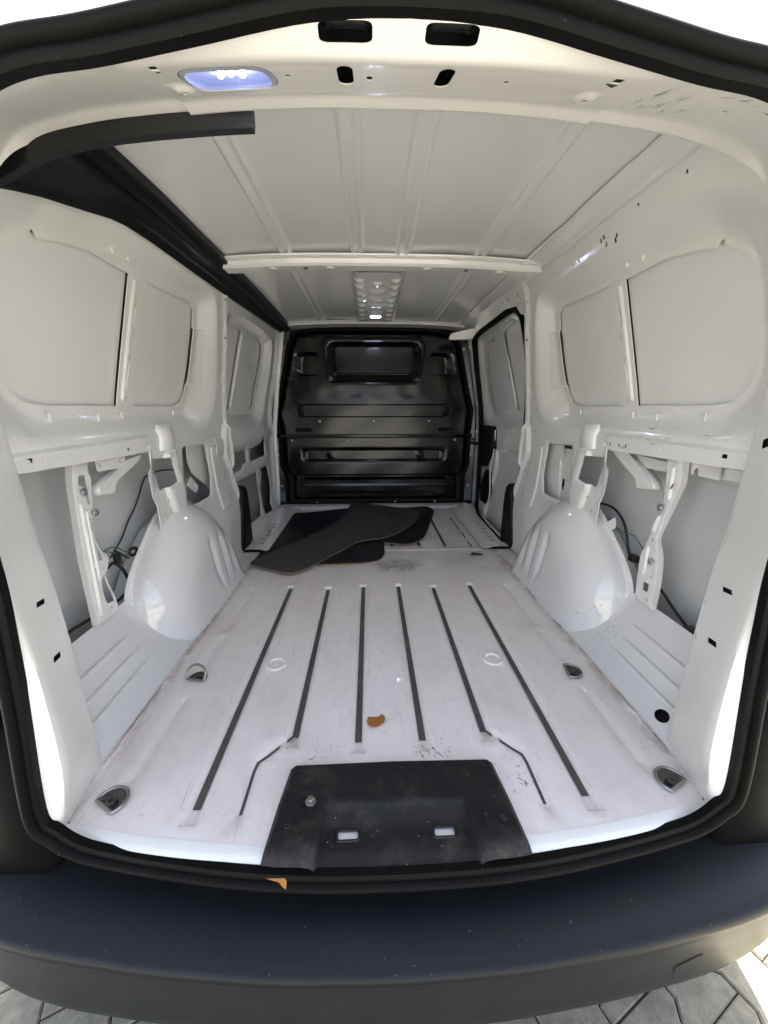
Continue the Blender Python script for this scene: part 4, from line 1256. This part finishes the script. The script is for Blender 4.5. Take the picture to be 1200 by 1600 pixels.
for y in (1.78, 1.90, 2.02, 2.14, 2.26):
    o = box('spot_tab', (-.016, -.004, -.003), (.016, .004, .003), 'white_paint', None, .002); o.location = (.655, y, 1.350); o.rotation_euler = (0, .7, .2); set_parent(o, rr_)
# the door itself
d_pane_b = [(2.336,1.223),(2.011,1.236),(1.949,0.851),(1.935,0.781),(2.306,0.776),(2.349,0.866),(2.349,1.192)]
d_pane_a = [(1.974,1.241),(1.768,1.265),(1.654,1.205),(1.630,0.784),(1.849,0.778),(1.877,0.876)]
d_window = [(2.420,1.248),(1.979,1.263),(1.762,1.286),(1.601,1.217),(1.552,0.758),(2.349,0.739),(2.426,0.868)]
d_recess = [(2.464,1.245),(2.346,1.287),(1.894,1.279),(1.668,1.288),(1.494,1.240),(1.437,0.707),(2.196,0.637),(2.495,0.702),(2.519,0.963)]
d_bar = [(1.967,1.214),(1.891,0.812)]
d_low = [(2.164,0.506),(1.650,0.548),(1.532,0.442),(1.486,0.120),(1.948,-0.082),(2.234,-0.156),(2.248,0.170),(2.147,0.381)]
def door_h(A, B):
    dr = sdist(d_recess, A, B); dw = np.maximum(-sdist(d_window, A, B), 0)
    t = np.where(dr <= 0, 0, np.clip(dr, 0, None) / (np.clip(dr, 0, None) + dw + 1e-6))
    h = .030 * (0.5 * sstep(t) + .5 * np.clip(t, 0, 1)) - .005 * sstep(sdist(stadium(d_bar[0], d_bar[1], .013), A, B) / .006)
    h = h + .016 * sstep(sdist(d_low, A, B) / .02)
    h = h - .006 * np.exp(-((B - .665) / .012) ** 2)
    return h
def door_fn(A, B):
    return wx(B) + .050 + door_h(A, B) - .035 * sstep((.25 - B) / .3), A, B
door = sheet('sliding_door', [(1.38, -.02), (2.46, -.02), (2.50, .5), (2.50, 1.30), (1.38, 1.33)], [d_pane_a, d_pane_b] + [rect(c, .012, .014) for c in [(2.003,0.562),(1.919,0.566),(1.830,0.574),(1.759,0.589)]],
             door_fn, 'side_paint', van, .03, [d_recess, d_window, d_low, inset(d_low, .02), stadium(d_bar[0], d_bar[1], .013), stadium(d_bar[0], d_bar[1], .007)], .002, 35)
door['label'] = 'closed white sliding side door, inner face with blanked window'
for pl in (d_pane_a, d_pane_b):
    sheet('window_blank', inset(pl, -.012), [], lambda A, B: (wx(B) + .090, A, B), 'grey_primer', door, .06)
# latch cover and lower black insert on the door
lc = [(2.468,0.659),(2.198,0.664),(2.163,0.639),(2.147,0.517),(2.327,0.362),(2.540,0.350),(2.496,0.479)]
prism('latch_cover', fillet(lc, .01, 3), lambda y, z: (float(wx(z)) + .055, y, z), lambda y, z: (float(wx(z)) + .012, y, z), 'black_plastic', door)
lc2 = [(2.305,0.341),(2.208,0.333),(2.201,0.181),(2.276,0.013),(2.310,-0.060),(2.392,-0.020),(2.423,0.183)]
prism('door_insert', fillet(lc2, .01, 3), lambda y, z: (float(wx(z)) + .055, y, z), lambda y, z: (float(wx(z)) + .028, y, z), 'black_plastic', door)
tube('door_edge_bead', [(0.835,2.164,0.639),(0.835,2.160,0.506),(0.835,2.211,0.347),(0.835,2.184,0.175),(0.835,2.272,-0.002),(0.835,2.289,-0.074)], .005, 'white_paint', door, 6, 4)
tube('latch_pin', [(.79, 2.42, .52), (.76, 2.43, .525), (.74, 2.45, .525)], .012, 'black_plastic', door, 8, 2)
# guide arm at the top front of the door opening
prism('guide_arm', fillet([(.505, 1.252), (.515, 1.24), (.66, 1.245), (.69, 1.28), (.69, 1.31), (.655, 1.31), (.52, 1.28)], .008, 3), lambda x, z: (x, 2.285, z), lambda x, z: (x, 2.315, z), 'white_paint', rr_)

# ---- black pillar trims ahead of each wheel arch
for side in (-1, 1):
    poly = [(1.50, .02), (1.66, -.005), (1.675, .12), (1.665, .30), (1.635, .365), (1.585, .36), (1.555, .30), (1.52, .15)]
    rows = []
    for d, s_ in ((-.02, 1.0), (.018, 1.0), (.028, .93), (.032, .75)):
        c = np.mean(poly, 0)
        rows.append([(side * (.785 - d), *(c + (np.array(p) - c) * s_)) for p in spl(poly, 3, True)])
    rows.append([tuple(np.mean(rows[-1], 0))] * len(rows[-1]))
    o = loft('pillar_trim', rows, 'black_plastic', van, 45, True)
    o['label'] = 'black plastic trim at the foot of the ' + ('right' if side > 0 else 'left') + ' centre pillar'

# ================================================================== ROOF
roof_bands = []
for x in (-.362, -.085, .085, .395):
    roof_bands.append((x, .030))
def roof_fn(A, B):
    Z = 1.388 - .026 * (np.abs(A) / .70) ** 3
    for x, w in roof_bands:
        xx = x + (B - .8) * (.012 if x > 0 else -.006)
        d = np.abs(A - xx)
        Z = Z - .010 * sstep((w - d) / .010) * sstep((B - .20) / .02) * (1 - sstep((np.abs(B - 1.28) - .05) / -.03) * 0)
        Z = Z + .0075 * sstep((w * .5 - d) / .010)
    # gentle oil-canning of the thin sheet
    Z = Z + .0022 * np.sin(A * 9 + 1) * np.sin(B * 4.3) + .0015 * np.sin(A * 17 + B * 3)
    return A, B, Z
ln = []
for x, w in roof_bands:
    for d in (-w, -w + .006, -w + .012, -w * .45, 0, w * .45, w - .012, w - .006, w):
        pl = [(x + d + (y - .8) * (.012 if x > 0 else -.006), y) for y in (.21, 2.58)]
        ln.append([pl[0], pl[1], (pl[1][0] + 1e-4, pl[1][1]), (pl[0][0] + 1e-4, pl[0][1])])
roof = sheet('roof_panel', [(-.66, .205), (.66, .205), (.72, .26), (.72, 2.62), (-.72, 2.62), (-.72, .26)], [], roof_fn, 'roof_primer', van, .045, ln, 0, 50)
roof['label'] = 'pale ribbed roof panel of the load bay'
def roof_z(x):
    return 1.388 - .026 * (abs(x) / .70) ** 3
# cross beam
xs = np.linspace(-.64, .70, 36)
rows = []
for y, dz in ((1.165, -.004), (1.168, -.010), (1.198, -.012), (1.202, -.026), (1.212, -.034), (1.275, -.034), (1.285, -.026), (1.289, -.012), (1.315, -.010), (1.32, -.004)):
    rows.append([(x, y, roof_z(x) + dz - .004 + (.010 * max(0, (abs(x) - .58) / .12) if dz < -.02 else 0)) for x in xs])
beam = loft('roof_beam', rows, 'white_paint', van, 30)
beam['label'] = 'white cross beam under the middle of the roof'
for i, x in enumerate(np.linspace(-.55, .60, 9)):
    o = box('beam_tab', (-.030, -.009, -.0018), (.030, .009, .0018), 'white_paint', None, .001)
    o.location = (float(x), 1.180, roof_z(x) - .0165); set_parent(o, beam)
for x in (-.30, .36):
    o = lathe('beam_plug', [(0, 0), (.009, 0), (.009, .001), (.001, .001)], 'ecoat_shade', None, 10)
    o.location = (x, 1.24, roof_z(x) - .0385); o.rotation_euler = (math.pi, 0, 0); set_parent(o, beam)
for x in (-.20, .20, -.43, .50):
    o = lathe('beam_boss', [(.018, 0), (.017, .003), (.012, .0045), (.001, .0045)], 'white_paint', None, 16)
    o.location = (x, 1.24, roof_z(x) - .038); o.rotation_euler = (math.pi, 0, 0); set_parent(o, beam)
# overlapped sheet edge between roof and right side rail
ys_ = np.linspace(.215, 2.40, 60)
rows = []
for x, z, wv in ((.582, 1.3655, .004), (.590, 1.362, .004), (.640, 1.353, 0), (.648, 1.3525, .003), (.652, 1.348, .003), (.664, 1.338, 0)):
    rows.append([(x + wv * (1 if (int(y / .13) % 3 == 0) else 0), y, z + .0015) for y in ys_])
loft('roof_side_flange', rows, 'white_paint', van, 30, False, .0015)['label'] = 'overlapping sheet edge along the right roof rail'
# front bow above the bulkhead
rows = []
for y, dz in ((2.42, -.003), (2.425, -.008), (2.45, -.010), (2.455, -.020), (2.50, -.022), (2.62, -.022)):
    rows.append([(x, y, roof_z(x) + dz) for x in np.linspace(-.66, .68, 30)])
loft('front_roof_bow', rows, 'white_paint', van, 30)
# centre reinforcement with front lamp
bl = []
for y in (1.46, 1.56, 1.68, 1.80, 1.92, 2.04, 2.16, 2.28):
    for s in (-1, 1):
        bl.append((rect((s * .085, y), .045, .055, .012), .009))
for y, w in ((1.50, .05), (1.62, .09), (1.76, .07), (1.90, .10), (2.20, .06)):
    bl.append((rect((0, y), w, .05, .014), .010))
def cons_fn(A, B):
    Z = 1.378 - .014 * sstep((.118 - np.abs(A)) / .012)
    for pl, h in bl:
        p = np.array(pl); sel = (np.abs(A - p[:, 0].mean()) < .09) & (np.abs(B - p[:, 1].mean()) < .07)
        if sel.any():
            Z[sel] -= h * sstep(sdist(pl, A[sel], B[sel]) / .010)
    return A, B, Z
cons = sheet('roof_console', [(-.122, 1.335), (.122, 1.335), (.122, 2.36), (-.122, 2.36)], [rect((.0, 1.99), .06, .010, .003), circ((0, 1.42), .006, 10)], cons_fn, 'white_paint', van, .014, [pl for pl, h in bl], 0, 40)
cons['label'] = 'pressed white reinforcement down the middle of the front roof'
lampf = empty('dummy', (0, 0, 0), '', '') if False else None
fp = fillet([(-.050, 2.050), (.050, 2.050), (.046, 2.130), (-.046, 2.130)], .03)
fl2 = prism('front_lamp', fp, lambda x, y: (x, y, 1.366), lambda x, y: (x * .92, 2.09 + (y - 2.09) * .9, 1.338), 'reflector_grey', van)
fl2['label'] = 'small lit lamp in the front roof reinforcement'
for i in range(5):
    x = -.024 + i * .012
    o = prism('led', rect((x, 2.075), .008, .026, .004), lambda x_, y_: (x_, y_, 1.345), lambda x_, y_: (x_, y_, 1.3345), 'led_light', fl2)

# ---- black trim along the left roof edge
def trim_rows():
    rows = []
    for y in np.concatenate([np.linspace(.200, .60, 14), np.linspace(.66, 2.58, 34)]):
        low = np.interp(y, [.20, .305, .39, .486, .63, .76, 1.36, 2.55], [1.150, 1.190, 1.214, 1.235, 1.268, 1.275, 1.284, 1.312])
        xin = np.interp(y, [.2, .475, .73, 1.25, 2.58], [-.625, -.618, -.603, -.596, -.612])
        xw = -(float(wx(low)) - .028 * float(sstep((low - 1.27) / .11)) ** 2 - .012)
        clip = .004 * math.exp(-((y - .70) / .012) ** 2) + .004 * math.exp(-((y - .98) / .012) ** 2) + .004 * math.exp(-((y - 1.30) / .014) ** 2)
        rows.append([(xin, y, 1.372), (xin - .004, y, 1.348), (xin - .012, y, 1.344), (xin - .020, y, 1.346), (xin - .030, y, 1.334), (xin - .046, y, 1.330 - clip), ((xin + xw) / 2 - .006, y, (low + 1.338) / 2 + .010 - clip), (xw * .6 + xin * .4 - .010, y, low * .6 + 1.338 * .4 - .004 - clip), (xw + .012, y, low + .018 - clip), (xw + .004, y, low + .004), (xw - .004, y, low - .002), (xw - .012, y, low + .01)])
    return rows
trim = loft('roof_edge_trim', trim_rows(), 'trim_black', van, 25)
_r0 = trim_rows()[0]
mk('trim_end', [(x, y + .004, z) for x, y, z in _r0[:11]] + [(-.72, .204, 1.20), (-.70, .204, 1.37), (-.60, .204, 1.385)], [tuple(range(14))], 'trim_black', trim, None)
trim['label'] = 'black plastic trim along the left roof edge'
# fascia of the trim behind the rear header
xs = [-.215, -.26, -.30, -.36, -.42, -.48, -.54, -.585, -.625, -.66, -.69]
tops = [1.252, 1.252, 1.252, 1.250, 1.246, 1.242, 1.235, 1.225, 1.21, 1.195, 1.185]
bots = [1.207, 1.205, 1.203, 1.200, 1.197, 1.192, 1.182, 1.170, 1.156, 1.146, 1.138]
ys = [.165, .166, .168, .172, .178, .185, .192, .198, .204, .21, .215]
rows = [[(x, y, t + .05) for x, y, t in zip(xs, ys, tops)], [(x, y - .004, t - .004) for x, y, t in zip(xs, ys, tops)], [(x, y - .002, (t + b) / 2) for x, y, t, b in zip(xs, ys, tops, bots)], [(x, y + .002, b + .004) for x, y, b in zip(xs, ys, bots)], [(x, y + .010, b) for x, y, b in zip(xs, ys, bots)], [(x, y + .016, b + .012) for x, y, b in zip(xs, ys, bots)], [(x, y + .016, t + .05) for x, y, t in zip(xs, ys, tops)]]
loft('trim_fascia', rows, 'trim_black', trim, 40)
mk('fascia_end', [r[0] for r in rows], [tuple(range(len(rows)))], 'trim_black', trim, None)
# black corner closing panel between fascia and edge trim
cp = [(-.36, .185, 1.29), (-.53, .20, 1.215), (-.62, .21, 1.18), (-.70, .222, 1.14)]
cq = [(-.592, .34, 1.380), (-.625, .32, 1.345), (-.665, .30, 1.27), (-.705, .30, 1.19)]
loft('corner_closing', [cp, [tuple((np.array(a) + np.array(b)) / 2) for a, b in zip(cp, cq)], cq], 'trim_black', trim, 40)

# ================================================================== BULKHEAD
BY = 2.56
def mir(poly):
    return [(-x, z) for x, z in poly][::-1]
b_half = [(.0, 1.362), (.42, 1.357), (.60, 1.335), (.655, 1.24), (.70, 1.05), (.745, .87), (.778, .77), (.765, .60), (.768, .33), (.72, .215), (.728, .0), (0, .0)]
b_out = fillet(b_half[:-1] + mir(b_half[:-1])[:-1], .02, 3)
w_in = rect((-.005, 1.136), .605, .205, .035)
w_out = rect((-.005, 1.112), .715, .300, .055)
flare = [(-.36, 1.30), (-.30, 1.30), (.29, 1.30), (.35, 1.30), (.385, 1.24), (.355, .975), (-.365, .975), (-.395, 1.24)]
sw1 = fillet([(-.62, .815), (.60, .815), (.585, .715), (-.605, .715)], .035)
sw1b = fillet([(-.56, .805), (.54, .805), (.53, .725), (-.55, .725)], .01)
sm_r = fillet([(.42, 1.19), (.60, 1.19), (.635, 1.02), (.42, 1.02)], .025)
sm_l = fillet([(-.43, 1.19), (-.61, 1.19), (-.645, 1.02), (-.43, 1.02)][::-1], .025)
smi_r = fillet([(.425, 1.165), (.535, 1.165), (.55, 1.03), (.425, 1.03)], .015)
smi_l = fillet([(-.435, 1.165), (-.545, 1.165), (-.56, 1.03), (-.435, 1.03)][::-1], .015)
sw2 = fillet([(-.60, .475), (.58, .475), (.58, .365), (-.60, .365)], .02)
sw2b = fillet([(-.55, .450), (.53, .450), (.53, .385), (-.55, .385)], .01)
knob = [circ((-.36, .405), .030, 16), circ((.36, .415), .030, 16)]
slots_b = [stadium((-.615, .620), (-.515, .620), .015), stadium((.515, .622), (.615, .622), .015)]
def between(A, B, o, i):
    do = np.maximum(sdist(o, A, B), 0); di = np.maximum(-sdist(i, A, B), 0)
    return np.where(do <= 0, 0, do / (do + di + 1e-6))
def bulk_fn(A, B):
    h = np.zeros(len(A))            # positive = towards the cab
    h += .045 * sstep((.055 - sdist(b_out, A, B)) / .05)      # folded back rim
    h -= .014 * sstep(sdist(flare, A, B) / .012)
    h += .040 * sstep(between(A, B, w_out, w_in))
    for o_, i_ in ((sm_r, smi_r), (sm_l, smi_l)):
        h += .034 * sstep(between(A, B, o_, i_))
    h -= .022 * sstep(between(A, B, sw1, sw1b))
    low = sstep((.570 - B) / .012)
    h += .020 * low
    h += .018 * sstep(between(A, B, sw2, sw2b))
    for c in knob:
        h -= .012 * sstep(sdist(c, A, B) / .02)
    h += .060 * sstep((.262 - B) / .020)
    for z in (.215, .158, .100, .048):
        h -= .016 * sstep((.013 - np.abs(B - z)) / .012) * sstep((.62 - np.abs(A)) / .04)
    h += .010 * np.sin(A * 2.0 + 1.4) * sstep((B - .85) / .05) * .15
    h += .0012 * np.sin(A * 31 + B * 7) * sstep((B - .85) / .03) + .001 * np.sin(A * 13 - B * 23)
    return A, BY + h, B
hz = []
for z in (.262, .242, .570, .558, .228, .202, .171, .145, .113, .087, .061, .035):
    hz.append([(-.70, z), (.70, z), (.70, z + 1e-4), (-.70, z + 1e-4)])
bl_lines = [w_in, w_out, sw1, sw1b, sw2, sw2b, sm_r, sm_l, smi_r, smi_l, inset(flare, .001), inset(flare, .012), inset(w_in, .004), inset(w_in, -.01)] + hz
bulk = sheet('bulkhead', b_out, slots_b, bulk_fn, 'bulkhead_black', van, .020, bl_lines, 0, 30)
bulk['label'] = 'black pressed steel bulkhead at the front of the load bay'
mk('cab_side_dark', [(-.88, BY + .1, -.05), (.88, BY + .1, -.05), (.88, BY + .1, 1.40), (-.88, BY + .1, 1.40)], [(0, 1, 2, 3)], 'ecoat_shade', bulk)
# dark window pane in its rubber
wp = inset(w_in, .006)
def wpf(A, B): return A, BY + .022 + (B - 1.03) * .016, B
pane = sheet('bulkhead_window', wp, [], wpf, 'bulkhead_glass', bulk, .1)
tube('window_rubber', [(x, BY + .022, z) for x, z in inset(w_in, .004)], .007, 'rubber', bulk, 8, 0, True)
tube('window_bead', [(-.27, BY + .016, 1.034), (0, BY + .016, 1.034), (.26, BY + .016, 1.034)], .0022, 'steel', bulk, 6, 2)
# joint bar between upper and lower bulkhead panels
box('joint_bar', (-.775, BY - .006, .555), (.775, BY + .030, .585), 'bulkhead_black', bulk, .004)
# rivets / bolts
riv = lathe('bolt', [(0, 0), (.0105, 0), (.0105, .002), (.008, .005), (.0035, .0065), (.001, .0065)], 'galvanised', None, 12)
pts = [(-.435, .685), (-.01, .685), (.425, .687), (-.665, .535), (-.222, .535), (.205, .535), (.645, .538), (-.49, .018), (.165, .022), (.50, .024), (-.50, 1.346), (-.18, 1.352), (.16, 1.352), (.48, 1.346)]
for i, (x, z) in enumerate(pts):
    yb = float(bulk_fn(np.array([x]), np.array([z]))[1][0])
    o = riv if i == 0 else riv.copy()
    if i: COL.objects.link(o)
    o.location = (x, min(yb, BY + .03) - .001, z); o.rotation_euler = (math.pi / 2, 0, 0); set_parent(o, bulk)
# rim tube that frames the bulkhead
tube('bulkhead_rim', [(x, BY + .018, z) for x, z in inset(b_out, .008)], .014, 'rubber', bulk, 8, 0, True)
# body pillars beyond the bulkhead edge
for s in (-1, 1):
    rows = []
    for z in (0, .1, .3, .5, .7, .85, 1.0, 1.2, 1.37):
        xo = float(wx(z)) + .02
        rows.append([(s * (xo - .01), 2.515, z), (s * (xo - .015), 2.585, z), (s * (xo - .07), 2.60, z)])
    p_ = loft('front_pillar', rows, 'bulkhead_black', van, 40)
    for z in (.16, .42, .60, .95, 1.22):
        o = lathe('pillar_bolt', [(0, 0), (.014, 0), (.014, .004), (.009, .012), (.001, .012)], 'galvanised', None, 10)
        o.location = (s * (float(wx(z)) - .025), 2.60, z); o.rotation_euler = (math.pi / 2, 0, 0); set_parent(o, p_)
# floor upstand under the bulkhead
rows = [[(x, y, z) for x in np.linspace(-.76, .76, 12)] for y, z in ((2.44, .001), (2.46, .014), (2.50, .016), (2.56, .016))]
loft('floor_upstand', rows, 'white_paint', van, 40)

# ================================================================== LOOSE THINGS
def board(name, poly, z, label, top, warp=lambda x, y: 0 * x, holes=(), th=.005):
    jr = random.Random(int(z * 7e4))
    pl = [(p[0] + jr.uniform(-.0022, .0022), p[1] + jr.uniform(-.0022, .0022)) for p in dens([tuple(q_) for q_ in poly], .035)]
    def ft(A, B): return A, B, z + th + warp(A, B)
    def fb(A, B): return A, B, z + warp(A, B)
    o = empty(name, (float(np.mean([p[0] for p in pl])), float(np.mean([p[1] for p in pl])), z), label, 'board', 'hardboard lining sheets on the floor')
    sheet('face', pl, holes, ft, top, o, .05)
    sheet('back_face', pl, holes, fb, 'board_edge', o, .06)
    loops = [pl] + list(holes)
    V = []; F = []
    for lp_ in loops:
        d = dens(lp_, .03); s = len(V); n = len(d)
        A = np.array(d)
        for zz in (ft, fb):
            X, Y, Z = zz(A[:, 0], A[:, 1]); Z = np.broadcast_to(Z, n)
            V += list(zip(X, Y, Z))
        F += [(s + i, s + (i + 1) % n, s + n + (i + 1) % n, s + n + i) for i in range(n)]
    mk('cut_edge', V, F, 'board_edge', o, 40)
    # a few screw dimples and chips of filler on the face
    r_ = random.Random(len(pl) + int(z * 1e5))
    k_ = 0
    P = np.array(pl)
    while k_ < 7:
        x = r_.uniform(P[:, 0].min(), P[:, 0].max()); y = r_.uniform(P[:, 1].min(), P[:, 1].max())
        if sdist(pl, np.array([x]), np.array([y]))[0] < .03: continue
        k_ += 1
        zt = float(np.broadcast_to(ft(np.array([x]), np.array([y]))[2], 1)[0])
        q = lathe('rivet_mark', [(.0, 0), (.0035, 0), (.003, .0008), (.0005, .001)], 'galvanised', None, 8); q.location = (x, y, zt - .0003); set_parent(q, o)
    return o
lower = fillet([(-0.667,2.307),(-0.438,2.353),(-0.219,2.441),(0.006,2.081),(0.041,1.797),(0.031,1.437),(-0.002,1.365),(-0.077,1.333),(-0.310,1.308),(-0.506,1.299),(-0.669,1.355)], .03, 4)
board('hardboard_sheet', lower, .003, 'large dark hardboard sheet lying lowest, against the left wheel arch', 'board_face', lambda x, y: .004 * np.sin(x * 5) ** 2)
rearb = fillet([(0.114,2.399),(0.421,2.468),(0.456,2.329),(0.297,1.727),(0.234,1.613),(0.165,1.572),(0.034,1.609),(0.005,2.055)], .05, 5)
board('hardboard_sheet', rearb, .010, 'dark hardboard sheet with rounded corner poking out at the back right of the pile', 'board_face', lambda x, y: .003 * np.sin(x * 6 + 1) ** 2)
topb = [(-0.668,1.313),(-0.658,1.382),(-0.582,1.491),(-0.498,1.613),(-0.417,1.762),(-0.337,1.876),(-0.283,1.988),(-0.242,2.176),(-0.206,2.515),(-0.166,2.578),(-0.038,2.530),(0.165,2.399),(0.276,2.337),(0.320,2.207),(0.297,2.058),(0.243,1.939),(0.166,1.804),(0.098,1.718),(0.036,1.673),(-0.081,1.642),(-0.137,1.600),(-0.189,1.517),(-0.269,1.403),(-0.339,1.285),(-0.385,1.230),(-0.421,1.201),(-0.460,1.195),(-0.556,1.244)]
vents = []
for vx in (608, 613.5, 619, 624.5, 630, 635.5):
    vents.append(vx)
vent_holes = [stadium(a, b, .0045, 3) for a, b in ([(0.066,2.099),(0.093,2.287)], [(0.096,2.098),(0.125,2.277)], [(0.123,2.092),(0.154,2.267)], [(0.150,2.086),(0.182,2.257)], [(0.177,2.078),(0.208,2.247)], [(0.202,2.073),(0.234,2.237)])]
board('hardboard_sheet', [tuple(p) for p in spl(topb, 3, True)], .017, 'grey curved hardboard sheet with six vent slits lying on top of the pile', 'board_back', lambda x, y: .010 * sstep((x + .1) / .5) + .004 * np.sin(y * 4 + x * 2), vent_holes)

def flake(name, poly, z, mat, label, cat, th=.0015, parent=None, curl=.004):
    c = np.mean(poly, 0)
    V = [(x, y, z + curl * (((x - c[0]) ** 2 + (y - c[1]) ** 2) / .0006)) for x, y in poly] + [(x, y, z + th + curl * (((x - c[0]) ** 2 + (y - c[1]) ** 2) / .0006)) for x, y in poly]
    n = len(poly)
    F = [tuple(range(n))[::-1], tuple(range(n, 2 * n))] + [(i, (i + 1) % n, n + (i + 1) % n, n + i) for i in range(n)]
    return tag(mk(name, V, F, mat, None, 40), label, cat)
flake('dead_leaf', [(-0.057,0.289),(-0.043,0.292),(-0.031,0.292),(-0.019,0.296),(-0.011,0.283),(-0.015,0.270),(-0.030,0.262),(-0.042,0.257),(-0.054,0.257),(-0.060,0.272)], .0005, 'leaf_brown', 'small orange brown leaf fragment lying on the white floor', 'leaf', curl=.009)
lf = [(-0.228,-0.080,0.025),(-0.196,-0.082,0.027),(-0.193,-0.083,0.022),(-0.196,-0.082,-0.000),(-0.201,-0.082,0.006),(-0.207,-0.081,0.016)]
n0 = len(lf)
V = [(x, y - .002, z + .010) for x, y, z in lf] + [(x, y - .0035, z + .012) for x, y, z in lf]
tag(mk('dead_leaf', V, [tuple(range(n0))[::-1], tuple(range(n0, 2 * n0))] + [(i, (i + 1) % n0, n0 + (i + 1) % n0, n0 + i) for i in range(n0)], 'leaf_brown', None, 40), 'curled brown leaf scrap stuck on the black rubber seal', 'leaf')
